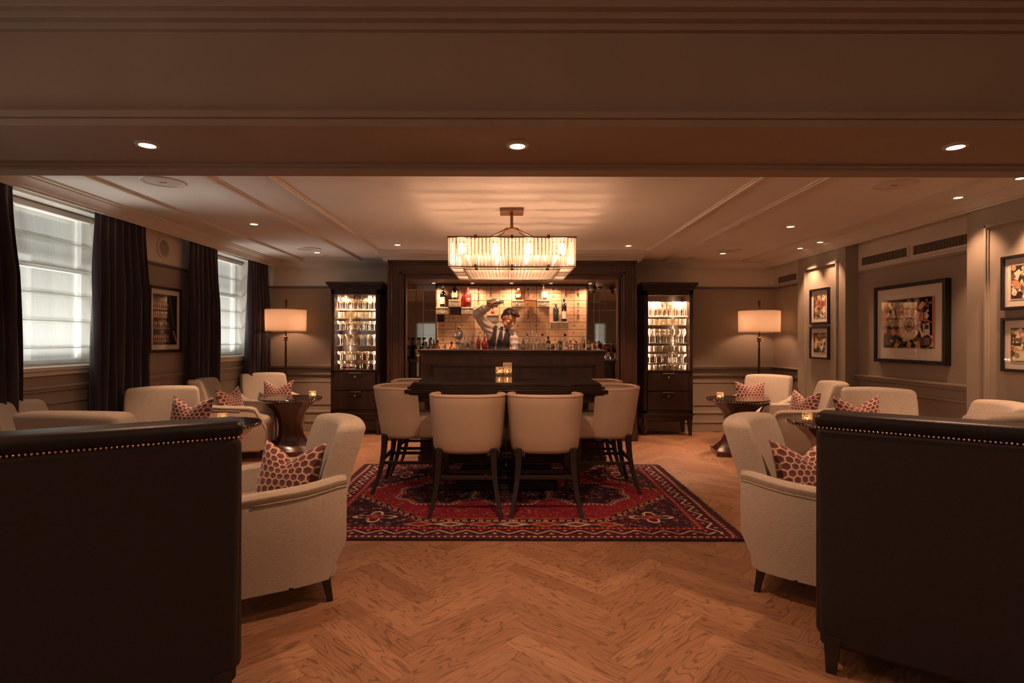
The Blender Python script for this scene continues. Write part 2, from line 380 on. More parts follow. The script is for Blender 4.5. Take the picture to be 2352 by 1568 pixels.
# floor: herringbone planks
def make_floor():
    L_, W_ = 0.60, 0.11; vs = []; fs = []; uvs = []; cols = []
    c = math.sqrt(.5); ox, oy = -0.36, 0.03
    def P(u, v): return ((u-v)*c+ox, (u+v)*c+oy, 0.0)
    for k in range(-8, 9):
        for i in range(-60, 90):
            for t in (0, 1):
                if t == 0: u0, v0, u1, v1 = i*W_+k*L_, i*W_-k*L_, i*W_+L_+k*L_, i*W_+W_-k*L_
                else: u0, v0, u1, v1 = i*W_+L_+k*L_, i*W_+W_-L_-k*L_, i*W_+L_+W_+k*L_, i*W_+W_-k*L_
                g = 0.0004
                q = [P(u0+g, v0+g), P(u1-g, v0+g), P(u1-g, v1-g), P(u0+g, v1-g)]
                mx = sum(p[0] for p in q)/4; my = sum(p[1] for p in q)/4
                if not (XL-.1 < mx < XR+.1 and YF-.1 < my < YB+.1): continue
                b = len(vs); vs += q; fs.append((b, b+1, b+2, b+3))
                o = random.random()*5
                uv = [(0, 0), (L_, 0), (L_, W_), (0, W_)] if t == 0 else [(0, 0), (0, W_), (L_, W_), (L_, 0)]
                uvs += [(a+o, bb+o) for a, bb in uv]; cr = (random.random(), random.random(), 0, 1); cols += [cr]*4
    me = bpy.data.meshes.new('floor'); me.from_pydata(vs, [], fs); me.materials.append(MATS['oak_floor'])
    ul = me.uv_layers.new(name='UVMap'); ul.data.foreach_set('uv', [x for u in uvs for x in u])
    ca = me.color_attributes.new('Col', 'FLOAT_COLOR', 'CORNER'); ca.data.foreach_set('color', [x for u in cols for x in u])
    o = bpy.data.objects.new('floor', me); COL.objects.link(o); struct(o)
    s = MB(); s.box(XL-.3, XR+.3, YF-.2, YB+.2, -0.12, -0.002); s.build('floor_base', 'box_gap', o)
make_floor()
# ceilings
m = MB(); m.box(XL-.3, XR+.3, 3.04, YB+.3, ZC, ZC+.1); struct(m.build('ceiling', 'ceiling_white'))
m = MB(); m.box(XL-.3, XR+.3, YF-.2, 2.36, ZN, ZN+.1); struct(m.build('ceiling_near', 'beam_paint'))
# header beam with steps
m = MB(); m.box(XL, XR, 2.40, 3.00, 2.215, 2.82); m.box(XL, XR, 2.36, 2.50, 2.20, 2.232); m.box(XL, XR, 2.345, 2.41, 2.232, 2.262); m.box(XL, XR, 2.375, 2.41, 2.262, 2.285)
m.box(XL, XR, 2.93, 3.04, 2.185, 2.44); m.box(XL, XR, 2.90, 2.95, 2.20, 2.23)
struct(m.build('ceiling_beam', 'beam_paint', bevel=0.004))
m = MB()
for a, (y, z) in enumerate([(2.25, 2.69), (2.29, 2.665), (2.33, 2.64), (2.37, 2.615)]): m.box(XL, XR, y, 2.41, z, 2.71)
struct(m.build('trim_1', 'beam_paint', bevel=0.004))
# near ceiling lights trim none; walls
def wall_panel(m, ax, fixed, a0, a1, z0, z1, d): pass
# back wall
m = MB(); m.box(XL-.3, XR+.3, YB, YB+.2, 0, 2.04, 0); m.box(XL-.3, XR+.3, YB, YB+.2, 2.04, 2.5, 1)
struct(m.build('wall_back', ['wall_cloth', 'wall_upper']))
# wall behind camera with two windows openings reflected in the bar mirrors
m = MB()
wins = [(-3.1, -2.0), (-0.6, 0.6), (2.05, 2.75), (3.0, 3.55)]
xs = XL
for a, b in wins: m.box(xs, a, YF-.15, YF, 0, ZN, 0); m.box(a, b, YF-.15, YF, 0, 0.9); m.box(a, b, YF-.15, YF, 1.9, ZN); xs = b
m.box(xs, XR, YF-.15, YF, 0, ZN)
struct(m.build('wall_rear', 'wall_paint'))
# left wall with openings
WIN = [(0.4, 2.0), (3.45, 4.91), (6.2, 7.64)]  # first opening is an unseen window added to bring daylight near the camera
m = MB(); y = YF
for a, b in WIN:
    m.box(XL-.28, XL, y, a, 0, 2.04, 0); m.box(XL-.28, XL, y, a, 2.04, 2.75, 1)
    m.box(XL-.28, XL, a, b, 0, 1.08, 0); m.box(XL-.28, XL, a, b, 2.37, 2.75, 1); y = b
m.box(XL-.28, XL, y, YB+.2, 0, 2.04, 0); m.box(XL-.28, XL, y, YB+.2, 2.04, 2.75, 1)
struct(m.build('wall_left', ['wall_cloth', 'wall_upper']))
# right wall: recess back plane + piers
m = MB(); m.box(XR, XR+.2, YF, YB+.2, 0, 2.04, 0); m.box(XR, XR+.2, YF, YB+.2, 2.04, 2.75, 1)
struct(m.build('wall_right', ['wall_cloth', 'wall_upper']))
def pier(name, y0, y1):
    m = MB(); m.box(XP, XR+.01, y0, y1, 0, ZN if y0 < 0 else ZC, 0)
    p0, p1 = y0+.13, y1-.17
    if y0 > 3:   # raised moulding of the panel
        zt, zb = 2.19, 0.25
        for (o, t, w_) in ((0, .012, .012), (.012, .02, .018), (.03, .01, .012)):
            m.box(XP-t, XP+.005, p0+o, p0+o+w_, zb+o, zt-o, 0); m.box(XP-t, XP+.005, p1-o-w_, p1-o, zb+o, zt-o, 0)
            m.box(XP-t, XP+.005, p0+o, p1-o, zt-o-w_, zt-o, 0); m.box(XP-t, XP+.005, p0+o, p1-o, zb+o, zb+o+w_, 0)
    o = m.build(name, 'wall_paint', bevel=0.002); return struct(o)
pier('wall_pier_right', 6.08, 7.08); pier('wall_pier_near', 3.2, 4.47); 
m = MB(); m.box(XP, XR+.01, YF, 2.36, 0, ZN); struct(m.build('wall_near_right', 'wall_paint'))
# rails and wainscot on back wall, left wall, recesses
def rails(name, fn, segs):
    # fn(m, a0,a1, depth, z0,z1, mi)
    m = MB()
    for a0, a1, upper in segs:
        if upper: fn(m, a0, a1, .022, 2.028, 2.05, 1); fn(m, a0, a1, .012, 2.05, 2.062, 0)
        fn(m, a0, a1, .035, .885, .915, 1); fn(m, a0, a1, .022, .915, .935, 0); fn(m, a0, a1, .02, .782, .80, 1)
        fn(m, a0, a1, .008, .69, .70, 0); fn(m, a0, a1, .008, .36, .37, 1)
        fn(m, a0, a1, .045, .255, .285, 0); fn(m, a0, a1, .035, 0, .255, 2); fn(m, a0, a1, .06, .125, .15, 0); fn(m, a0, a1, .05, 0, .125, 2)
    return struct(m.build(name, ['wall_paint', 'dark_rail', 'wall_paint'], bevel=0.003))
rails('trim_back', lambda m, a0, a1, d, z0, z1, mi: m.box(a0, a1, YB-d, YB+.01, z0, z1, mi), [(XL, -1.56, True), (1.65, XR, True)])
def railsL(name, segs):
    m = MB()
    for a0, a1, upper in segs:
        if upper: m.box(XL-.01, XL+.022, a0, a1, 2.028, 2.05, 1); m.box(XL-.01, XL+.014, a0, a1, 2.05, 2.062, 0)
        m.box(XL-.01, XL+.022, a0, a1, .90, .925, 0); m.box(XL-.01, XL+.04, a0, a1, .925, .945, 0); m.box(XL-.01, XL+.02, a0, a1, .80, .81, 0)
        m.box(XL-.01, XL+.03, a0, a1, 0, .25, 0); m.box(XL-.01, XL+.045, a0, a1, 0, .13, 0)
    return struct(m.build(name, ['wall_paint', 'dark_rail'], bevel=0.004))
railsL('trim_left', [(2.0, 3.45, True), (3.45, 4.91, False), (4.91, 6.2, True), (6.2, 7.64, False), (7.64, 8.0, True)])
m = MB()
for a0, a1 in ((4.47, 6.08), (7.08, 8.0)):
    m.box(XR-.022, XR+.01, a0, a1, 2.025, 2.05, 1 if a0 > 7 else 0); m.box(XR-.03, XR+.01, a0, a1, .885, .915, 1 if a0 > 7 else 0); m.box(XR-.055, XR+.01, a0, a1, .915, .935, 0)
    m.box(XR-.02, XR+.01, a0, a1, .78, .80, 1 if a0 > 7 else 0); m.box(XR-.04, XR+.01, a0, a1, 0, .25, 0)
struct(m.build('trim_right', ['wall_paint', 'dark_rail'], bevel=0.004))
m = MB()
for a0, a1 in ((6.08, 7.08), (3.2, 4.47)): m.box(XP-.02, XP+.01, a0-.01, a1+.01, 0, .2, 0)
struct(m.build('baseboard_right', 'wall_paint', bevel=0.004))
# cornice
m = MB()
def prof(s_, x0): return [(x0, 2.41), (x0, 2.318), (x0+s_*.018, 2.318), (x0+s_*.022, 2.332), (x0+s_*.035, 2.336), (x0+s_*.045, 2.350), (x0+s_*.068, 2.372), (x0+s_*.095, 2.385), (x0+s_*.10, 2.395), (x0+s_*.118, 2.397), (x0+s_*.122, 2.41)]
m.prism(prof(1, -3.32), 'y', 3.04, YB-.05); m.prism(prof(-1, 3.665), 'y', 3.04, YB-.05)
for a_, b_ in ((-3.31, -1.55), (1.65, 3.66)): m.prism([(y_, z_) for y_, z_ in prof(-1, YB-.01)], 'x', a_, b_)
struct(m.build('trim_cornice', 'trim_white', smooth=True, angle=25))
# ceiling tray mouldings
m = MB()
def rect_trim(x0, x1, y0, y1):
    for o, w_, t in ((0, .018, .010), (.018, .022, .022), (.040, .014, .008)):
        z0 = ZC-t
        m.box(x0+o, x0+o+w_, y0+o, y1-o, z0, ZC+.005); m.box(x1-o-w_, x1-o, y0+o, y1-o, z0, ZC+.005); m.box(x0+o, x1-o, y1-o-w_, y1-o, z0, ZC+.005)
rect_trim(-1.65, 1.74, 3.1, 6.93); rect_trim(-2.88, -2.02, 3.1, 7.74); rect_trim(2.13, 3.29, 3.1, 7.80)
struct(m.build('trim_ceiling', 'trim_white', bevel=0.003))

# windows (frame, blind) on left wall; the blinds are things
win_labels = [None, 'large white roman blind in the nearest window, lit by daylight', 'narrow white roman blind in the far window beside the lamp']
def make_window(i, a, b):
    m = MB(); x = XL-.24; f = .05
    m.box(x-.03, x+.03, a, a+f, 1.08, 2.37); m.box(x-.03, x+.03, b-f, b, 1.08, 2.37); m.box(x-.03, x+.03, a, b, 1.08, 1.08+f); m.box(x-.03, x+.03, a, b, 2.32, 2.37)
    mid = (a+b)/2; m.box(x-.025, x+.025, mid-.03, mid+.03, 1.08, 2.37); m.box(x-.02, x+.02, a, b, 1.86, 1.90)
    o = struct(m.build('window_%d' % (i+1), 'window_paint', bevel=0.004))
    g = MB(); g.box(x-.004, x+.004, a+f, b-f, 1.13, 2.32); g.build('pane', 'pane', o)
    s = MB(); s.box(XL-.28, XL+.035, a-.02, b+.02, 1.055, 1.085); s.box(XL-.0, XL+.02, a-.02, b+.02, 1.02, 1.055); s.build('sill', 'trim_white', o, bevel=0.004)
    r = MB(); r.box(XL-.27, XL+.005, a-.004, a+.012, 1.085, 2.37); r.box(XL-.27, XL+.005, b-.012, b+.004, 1.085, 2.37); r.box(XL-.27, XL+.005, a, b, 2.35, 2.374); r.build('reveal', 'trim_white', o)
    # roman blind: folded sheet
    n = 60; ny = 24; vs = []; fs = []
    z0, z1 = 1.10, 2.30
    for t in range(n+1):
        z = z1-(z1-z0)*t/n; ph = ((z1-z) % 0.215)/0.215; dx = 0.030*ph**2
        if ph > .93: dx = 0.030*(1-ph)/.07+0.002
        for j in range(ny+1):
            yy = a+.025+(b-a-.05)*j/ny; vs.append((XL-.155+dx+0.002*math.sin(yy*9+z*3), yy, z))
    for t in range(n):
        for j in range(ny): q = t*(ny+1)+j; fs.append((q, q+1, q+ny+2, q+ny+1))
    bl = MB(); bl.add(vs, fs); sheet = bl
    th = thing('roman_blind', win_labels[i] or 'white roman blind in the added, unseen window beside the camera', 'blind', (0, 0, 0))
    so = sheet.build('blind_cloth', 'blind_cloth', th, smooth='all')
    bt = MB()
    for k in range(1, 6): bt.box(XL-.150, XL-.125, a+.027, b-.027, z1-.215*k, z1-.215*k+.005)
    bt.build('batten_fold', 'blind_hem', th)
    h = MB(); h.box(XL-.18, XL-.13, a+.02, b-.02, 2.30, 2.345); h.build('headrail', 'trim_white', th, bevel=0.003)
    h = MB(); h.box(XL-.16, XL-.15, a+.025, b-.025, 1.087, 1.108); h.build('bottom_bar', 'window_paint', th, bevel=0.002)
for i, (a, b) in enumerate(WIN): make_window(i, a, b)
# facade across the street
m = MB(); m.box(-10, -9.5, -2, 16, 1.75, 8, 0)
struct(m.build('wall_exterior', 'exterior_stone'))
# rear windows seen in the mirrors
for i, (a, b) in enumerate(wins):
    m = MB(); m.box(a, b, YF-.12, YF-.08, .9, .94); m.box(a, b, YF-.12, YF-.08, 1.86, 1.9); m.box(a, a+.04, YF-.12, YF-.08, .9, 1.9); m.box(b-.04, b, YF-.12, YF-.08, .9, 1.9); m.box((a+b)/2-.015, (a+b)/2+.015, YF-.12, YF-.08, .9, 1.9)
    o = struct(m.build('window_%d' % (4+i), 'window_paint'))

# curtains
def curtain(y0, y1, label, sway=0.0, xb=-3.385, group='dark plum velvet curtains'):
    th = thing('curtain', label, 'curtain', (xb, (y0+y1)/2, 0)); w_ = y1-y0; npl = max(4, int(w_/.085)); n = npl*10; rows = 22
    for part, za, zb, amp0 in (('curtain_cloth', 0.02, 2.26, 0), ('heading', 2.26, 2.375, 1)):
        front = []; back = []
        R_ = rows if not amp0 else 3
        for t in range(R_+1):
            z = zb-(zb-za)*t/R_; k = min(1, (2.26-z)/0.5) if not amp0 else 0
            flare = 1+0.10*min(1, max(0, (2.3-z)/1.6))
            rowf = []; rowb = []
            for j in range(n+1):
                u = j/n; yy = (u-.5)*w_*flare*(1-.06*(1-k)); ph = u*npl*2*PI
                a = (0.010+0.030*k)*(1+.35*math.sin(u*7+z*1.3)); dx = a*math.sin(ph+0.5*math.sin(z*1.7+u*5)*k)+sway*math.sin(z*2)*.02
                yy += .012*k*math.sin(ph*.5+z*2)
                rowf.append((dx+.012, yy, z)); rowb.append((dx-.006, yy, z))
            front.append(rowf); back.append(rowb)
        rings = [f+b[::-1] for f, b in zip(front, back)]
        mm = MB(); mm.loft(rings, 0, True, True); mm.build(part, 'velvet', th, smooth=True, angle=80)
curtain(2.92, 3.83, 'dark plum velvet curtain cut off by the left edge of the photo')
curtain(4.56, 5.22, 'widest dark plum velvet curtain, between the large window and the framed picture')
curtain(5.93, 6.50, 'dark plum velvet curtain between the framed picture and the far window')
curtain(7.26, 7.86, 'dark plum velvet curtain in the back corner behind the left floor lamp')

# ================================================================== CEILING FITTINGS
def downlight(x, y, z, label, e, spot=75, r=.052, tilt=None, group='recessed ceiling downlights'):
    t = thing('downlight', label, 'downlight', (x, y, z), 0, group)
    m = MB(); m.lathe([(r*.66, -.001), (r*.70, -.008), (r*.98, -.007), (r, -.001)], n=28, cap=False)
    m.build('trim_ring', 'plastic_white', t, smooth=True)
    m = MB(); m.lathe([(r*.70, -.002), (r*.5, -.004), (.001, -.005)], n=24, cap=False); m.build('lens', 'lens_glow', t, smooth=True)
    light('SPOT', 'spot_beam', (0, 0, -.014), e, WARM2, t, 0.03, spot, .6, tilt)
    return t
downlight(-1.70, 2.63, 2.215, 'left recessed downlight in the underside of the header beam', K_BEAM*.45, 150)
downlight(0.04, 2.63, 2.215, 'middle recessed downlight in the underside of the header beam', K_BEAM, 150)
downlight(2.10, 2.63, 2.215, 'right recessed downlight in the underside of the header beam', K_BEAM*.7, 150)
DL = [(-2.45, 5.38, 'recessed downlight on the left ceiling beside the curtain windows', 1), (-2.44, 7.13, 'far left downlight next to the round ceiling speaker by the lamp', 1),
      (-1.30, 6.54, 'dim downlight on the ceiling left of the chandelier', .6), (1.406, 6.57, 'dim downlight on the ceiling right of the chandelier', .6),
      (.05, 6.22, 'added downlight on the ceiling hidden behind the chandelier, brightening the bar', .45),  # unseen lamp added to brighten the bartender and the bar
      (2.74, 5.44, 'recessed downlight in the middle of the right ceiling panel', .5), (2.73, 7.13, 'far right downlight next to the round ceiling speaker', .8),
      (3.50, 6.72, 'farther of the pair of downlights close together over the far pier', .9), (3.505, 6.30, 'nearer of the pair of downlights close together over the far pier', .5),
      (3.47, 4.32, 'downlight above the left side of the near pier pictures', .5), (3.48, 3.80, 'downlight at the right edge of the photo above the near pier', 1.2)]
for x, y, lab, k in DL:
    if x > 3.3: downlight(x, y, ZC, lab, K_DOWN*k*.58, 80, r=.045)
    else: downlight(x, y, ZC, lab, K_DOWN*k, 70)
def ceiling_speaker(x, y, label):
    t = thing('ceiling_speaker', label, 'speaker', (x, y, ZC), 0, 'round ceiling speakers')
    m = MB(); m.lathe([(.115, .0), (.118, -.006), (.14, -.008), (.146, .0)], n=40, cap=False); m.build('rim', 'plastic_white', t, smooth=True)
    m = MB(); m.lathe([(.118, -.002), (.06, -.006), (.001, -.007)], n=40, cap=False); m.build('grille', 'plastic_white', t, smooth=True)
    m = MB(); m.box(-.022, .022, -.006, .002, -.0095, -.006); m.build('badge', 'grille_dark', t)
ceiling_speaker(-2.44, 3.95, 'large round ceiling speaker at upper left near the beam')
ceiling_speaker(2.74, 3.98, 'large round ceiling speaker at upper right near the beam')
ceiling_speaker(-2.455, 6.86, 'far round ceiling speaker on the left above the floor lamp')
ceiling_speaker(2.735, 6.93, 'far round ceiling speaker on the right above the armchairs')
for x, y, l in ((-2.43, 7.42, 'tiny smoke sensor disc on the far left ceiling'), (2.45, 7.5, 'tiny smoke sensor disc on the far right ceiling')):
    t = thing('ceiling_sensor', l, 'sensor', (x, y, ZC)); m = MB(); m.lathe([(.045, .0), (.045, -.008), (.02, -.014), (.001, -.014)], n=20, cap=False); m.build('sensor_disc', 'plastic_white', t, smooth=True)
# wall speaker between curtains
t = thing('wall_speaker', 'round white wall speaker high between the two middle curtains', 'speaker', (XL, 5.66, 2.22), 0)
m = MB(); m.T = Matrix.Rotation(R(90), 4, 'Y'); m.lathe([(.10, 0), (.105, .012), (.085, .02), (.08, .012)], n=36, cap=False); m.build('rim', 'plastic_white', t, smooth=True)
m = MB(); m.T = Matrix.Rotation(R(90), 4, 'Y'); m.lathe([(.082, .012), (.001, .013)], n=36, cap=False); m.build('grille', 'wall_paint', t, smooth=True)
# air grilles
def air_grille(y0, y1, label, z0=2.10, z1=2.185):
    t = thing('air_grille', label, 'vent', (XR, (y0+y1)/2, z0)); h = (y1-y0)/2; H = z1-z0
    m = MB(); f = .02
    m.box(-.016, 0, -h-f, h+f, -f, 0); m.box(-.016, 0, -h-f, h+f, H, H+f); m.box(-.016, 0, -h-f, -h, 0, H); m.box(-.016, 0, h, h+f, 0, H); m.build('frame', 'trim_white', t, bevel=0.003)
    m = MB(); m.box(-.004, 0, -h, h, 0, H)
    n = int(2*h/.022)
    m.build('backing', 'box_gap', t)
    m = MB()
    for i in range(n): yy = -h+2*h*(i+.5)/n; m.box(-.014, -.003, yy-.005, yy+.005, 0, H)
    m.build('louvres', 'grille_dark', t)
air_grille(5.32, 6.0, 'long air vent grille above the large framed collage, farther one')
air_grille(4.50, 5.24, 'long air vent grille above the large framed collage, nearer one')
air_grille(7.36, 7.86, 'short air vent grille high on the wall above the right floor lamp')

# ================================================================== CHANDELIER
def chandelier():
    t = thing('chandelier', 'square two-tier chandelier of glowing glass rods hanging over the high table', 'chandelier', (.025, 4.79, 0))
    h = .485; zt, zb = 2.088, 1.863; hi = .375
    m = MB(); m.box(-.10, .10, -.10, .10, ZC-.028, ZC); m.build('canopy', 'bronze', t, bevel=0.003)
    m = MB(); m.tube([(0, 0, ZC-.03), (0, 0, 2.23)], .013, 12); m.build('stem', 'bronze', t, smooth=True)
    m = MB(); m.lathe([(.001, 2.25), (.060, 2.25), (.064, 2.24), (.060, 2.228), (.001, 2.225)], n=28); m.build('hub', 'bronze', t, smooth=True)
    for sx in (-1, 1):
        for sy in (-1, 1):
            m = MB(); m.tube([(sx*.05, sy*.03, 2.238), (sx*.27, sy*.235, zt+.002)], .006, 8); m.build('arm', 'bronze', t, smooth=True)
    def frame(hh, z, th, name, w_=.012):
        m = MB()
        m.box(-hh-w_, hh+w_, -hh-w_, -hh, z, z+th); m.box(-hh-w_, hh+w_, hh, hh+w_, z, z+th); m.box(-hh-w_, -hh, -hh, hh, z, z+th); m.box(hh, hh+w_, -hh, hh, z, z+th)
        for a in (-.28, 0, .28): m.box(a-.01, a+.01, -hh-w_*1.2, -hh, z-.004, z+th+.012); m.box(a-.01, a+.01, hh, hh+w_*1.2, z-.004, z+th+.004)
        m.build(name, 'bronze', t)
    frame(h, zt-.004, .010, 'top_frame'); frame(h-.004, zb-.002, .006, 'bottom_frame', .008); frame(hi, zb-.012, .006, 'inner_frame', .008)
    def side(hh, z0, z1, n, name, sgn, ax):
        m = MB(); p = 2*hh/n; r = p*.42; seg = 6
        for i in range(n):
            c = -hh+p*(i+.5)
            ring = [(c+r*math.cos(2*PI*k/seg), r*.8*math.sin(2*PI*k/seg)) for k in range(seg)]
            for k in range(seg):
                (a0, b0), (a1, b1) = ring[k], ring[(k+1) % seg]
                q = [(a0, b0, z0), (a1, b1, z0), (a1, b1, z1), (a0, b0, z1)]
                if ax == 'x': q = [(x_, sgn*hh+y_, z_) for x_, y_, z_ in q]
                else: q = [(sgn*hh+y_, x_, z_) for x_, y_, z_ in q]
                m.add(q, [(0, 1, 2, 3)], 0)
        m.build(name, 'rod_glass', t)
    for sgn in (-1, 1):
        for ax in 'xy':
            side(h, zb+.004, zt-.006, 34, 'glass_panel', sgn, ax)
            side(hi, zb-.004, zb+.10, 26, 'inner_glass_panel', sgn, ax)
    # bottom glass: border bars + centre plate
    m = MB(); m.box(-h, h, -h, -hi, zb, zb+.003); m.box(-h, h, hi, h, zb, zb+.003); m.box(-h, -hi, -hi, hi, zb, zb+.003); m.box(hi, h, -hi, hi, zb, zb+.003); m.build('border_glass', 'rod_glass', t)
    m = MB(); n = 26
    for i in range(n): x = -hi+2*hi*(i+.5)/n; m.box(x-.0125, x+.0125, -hi, hi, zb-.008, zb-.004)
    m.build('base_glass', 'rod_glass', t)
    m = MB()
    for a in (-1, 1):
        for k in (-.25, -.08, .08, .25):
            m.box(min(a*hi, a*h), max(a*hi, a*h), k*1.5-.002, k*1.5+.002, zb-.003, zb+.001)
    m.build('glazing_bar', 'bronze', t)
    bulb0 = None
    for y in (-.30, .30):
        for x in (-.405, -.135, .135, .405):
            m = MB(); m.lathe([(.001, 0), (.014, .006), (.022, .022), (.024, .04), (.018, .062), (.012, .075)], (x, y, 1.985), 12)
            m.build('bulb', 'bulb_glow', t, smooth=True)
            m = MB(); m.tube([(x, y, 2.058), (x, y, 2.078)], .013, 8); m.lathe([(.001, 2.074), (.048, 2.070), (.050, 2.066), (.014, 2.060)], (x, y, 0), 16); m.build('lamp_holder', 'bronze', t)  # wide disc over each bulb is added to block light going straight up
    m = MB()
    for y in (-.30, .30): m.box(-.46, .46, y-.006, y+.006, 2.078, 2.086)
    for y in (-.42, -.36, -.235, -.17, -.06, .06, .17, .235, .36, .42): m.box(-.48, .48, y-.009, y+.009, 2.080, 2.084)
    for x in (-.28, .28): m.box(x-.006, x+.006, -h, h, 2.078, 2.086)
    m.build('lamp_bar', 'bronze', t)
chandelier()

# ================================================================== FURNITURE
# ---- armchairs
def make_armchair():
    t = thing('armchair', 'x', 'armchair', (0, 0, 0), 0, 'greige lounge armchairs')
    def back_fn(x, y, z):
        v = (z+.39)/.78                      # 0..1 up
        k = 0.92+0.12*v; x2 = x*k*(1-.06*max(0, v-.8)/.2)
        return (x2, y + .14*v*v+.02*v - .06*(x/.28)**2*(1 if y < 0 else .6), z + .012*(1-(x/.28)**2)*v)
    m = MB(); m.rbox((0, .255, .480), (.285, .066, .385), .034, (8, 2, 8), back_fn); m.build('backrest', 'chair_fabric', t, smooth='all')
    m = MB(); m.rbox((0, -.03, .255), (.285, .30, .125), .035, (4, 4, 2)); m.build('seat_base', 'chair_fabric', t, smooth='all')
    m = MB(); m.rbox((0, -.075, .415), (.245, .285, .055), .045, (5, 5, 2), lambda x, y, z: (x, y, z+(.015*(1-(x/.25)**2)*(1-(y/.29)**2) if z > 0 else 0))); m.build('seat_cushion', 'chair_fabric', t, smooth='all')
    for s in (-1, 1):
        # side panel: outline in (y,z), thickness along x, wrapping round to the back
        prof = [(-.345, .125), (-.35, .36), (-.335, .40), (-.225, .545), (-.05, .565), (.12, .59), (.30, .63), (.33, .62), (.31, .40), (.26, .125)]
        def off(x, y, z): # flare and curl in at the back
            return (s*(x + .035*(z-.12)/.5 - .055*max(0, (y-.05)/.28)**2 - .02*max(0, (-.1-y)/.25)**2), y, z)
        n = 14; rings = []
        # resample the outline as rows of z between bottom and top for y columns
        ys = [-.35+.68*i/n for i in range(n+1)]
        def top(y):
            pts = [(-.35, .38), (-.335, .42), (-.245, .590), (-.05, .600), (.12, .608), (.30, .63), (.34, .625)]
            for (a, b), (c, d) in zip(pts, pts[1:]):
                if a <= y <= c: return b+(d-b)*(y-a)/(c-a)
            return .62
        m = MB(); rr = .036
        for yy in ys:
            zt = top(yy); ring = []
            for (dx, z) in [(-rr, .125), (-rr, .3), (-rr, zt-.05), (-rr*1.1, zt-.02), (-rr*.6, zt-.004), (0, zt), (rr*.6, zt-.004), (rr*1.1, zt-.02), (rr*1.05, zt-.046), (rr*.88, zt-.052), (rr, zt-.06), (rr, .3), (rr, .125)]:
                yb = yy if z > .3 else yy - (.085*(.3-z)/.175 if yy > .1 else 0)
                ring.append(off(.295+dx, yb, min(z, zt-.0) if z > .3 else z))
            rings.append(ring)
        m.loft(rings, 0, True); o = m.build('arm', 'chair_fabric', t, smooth=True, bevel=0.006, angle=50)
        p = MB(); p.tube([off(.295+rr*1.0, yy, top(yy)-.052) for yy in ys[5:]], .0045, 6); p.build('piping', 'chair_fabric', o, smooth='all')
    for s in (-1, 1):
        for yy, k in ((-.30, -1), (.235, 1)):
            m = MB(); m.loft([[(s*(.245+a*.022), yy+b*.022, .14) for a, b in ((-1, -1), (1, -1), (1, 1), (-1, 1))], [(s*(.258+a*.013), yy+k*.025+b*.013, 0) for a, b in ((-1, -1), (1, -1), (1, 1), (-1, 1))]])
            m.build('leg', 'leg_wood', t, bevel=0.002)
    return t
# (x, y, angle, scale, label)
AC = [(-1.24, 2.88, -60, 1, 'nearest armchair on the left, half hidden by the dark leather chair back'),
      (1.655, 2.945, 52, 1, 'nearest armchair on the right, half hidden by the dark leather chair back'),
      (-2.90, 4.70, 32, 1, 'armchair facing the camera between the two left windows'),
      (-2.98, 6.18, 101, 1, 'armchair seen side-on at far left, dark honeycomb cushion, arm toward camera'),
      (-3.02, 7.10, 38, .98, 'far left corner armchair in front of the left floor lamp'),
      (-2.35, 3.42, 178, 1.04, 'armchair with its back to the camera behind the left dark chair'),
      (-3.01, 3.86, 104, 1, 'armchair under the big window, only its back top showing'),
      (3.04, 5.93, -104, 1, 'armchair seen side-on by the far pier, arm toward camera'),
      (3.13, 6.97, -42, .98, 'far right corner armchair in front of the right floor lamp'),
      (3.16, 4.72, -27, 1, 'armchair facing the camera below the large framed collage'),
      (2.80, 3.44, 183, 1.04, 'armchair with its back to the camera at the right edge'),
      (3.11, 4.00, -106, 1, 'armchair below the near pier pictures, only its back top showing')]
chair0 = make_armchair()
for i, (x, y, a, s, lab) in enumerate(AC):
    if i == 0:
        c = chair0; c.location = (x, y, 0); c.rotation_euler = (0, 0, R(a)); c['label'] = 'greige '+lab
    else: c = dup(chair0, (x, y, 0), R(a), 'greige '+lab, scale=s)
# ---- cushions
def make_cushion(seed, w_=.195, h_=.16, th=.065, dip=.085):
    rr = random.Random(seed); n = 22; vs = {}; m = MB(); V = []; U = []
    def P(u, v, sgn):
        eu = 1-.10*(1-v*v); ev = 1-.10*(1-u*u)
        x = u*w_*eu; z = v*h_*ev
        if v > -.4: z -= dip*(1-abs(u))**1.3*((v+.4)/1.4)**1.5
        t = th*((1-u**4)*(1-v**4))**.6*(1-.5*math.exp(-(u*3)**2)*max(0, v))
        return (x, sgn*t, z+h_)
    for sgn in (-1, 1):
        vs_ = []; fs = []; uv = []
        for i in range(n+1):
            for j in range(n+1):
                u, v = -1+2*i/n, -1+2*j/n; vs_.append(P(u, v, sgn)); uv.append((u*w_+.3+rr.random()*0, v*h_+.3))
        for i in range(n):
            for j in range(n): q = i*(n+1)+j; fs.append((q, q+n+1, q+n+2, q+1) if sgn < 0 else (q, q+1, q+n+2, q+n+1))
        m.add(vs_, fs, 0, uv)
    return m
def cushion(x, y, z, rz, lean, label, seed, **k):
    m = make_cushion(seed, **k); o = m.build('cushion', 'hex_velvet', None, smooth='all')
    o.location = (x, y, z); o.rotation_euler = Euler((R(-lean), 0, R(rz)), 'XYZ'); tag(o, label, 'cushion', 'honeycomb velvet cushions'); return o
def chair_cushion(i, dx, dy, rzo, label, **k):
    x, y, a, s, _ = AC[i]; c, sn = math.cos(R(a)), math.sin(R(a))
    return cushion(x+dx*c-dy*sn, y+dx*sn+dy*c, .462, a+rzo, 16, label, i, **k)
chair_cushion(0, .07, .07, 42, 'large plum honeycomb cushion standing in the nearest left armchair')
chair_cushion(1, -.02, .05, -38, 'large plum honeycomb cushion standing in the nearest right armchair')
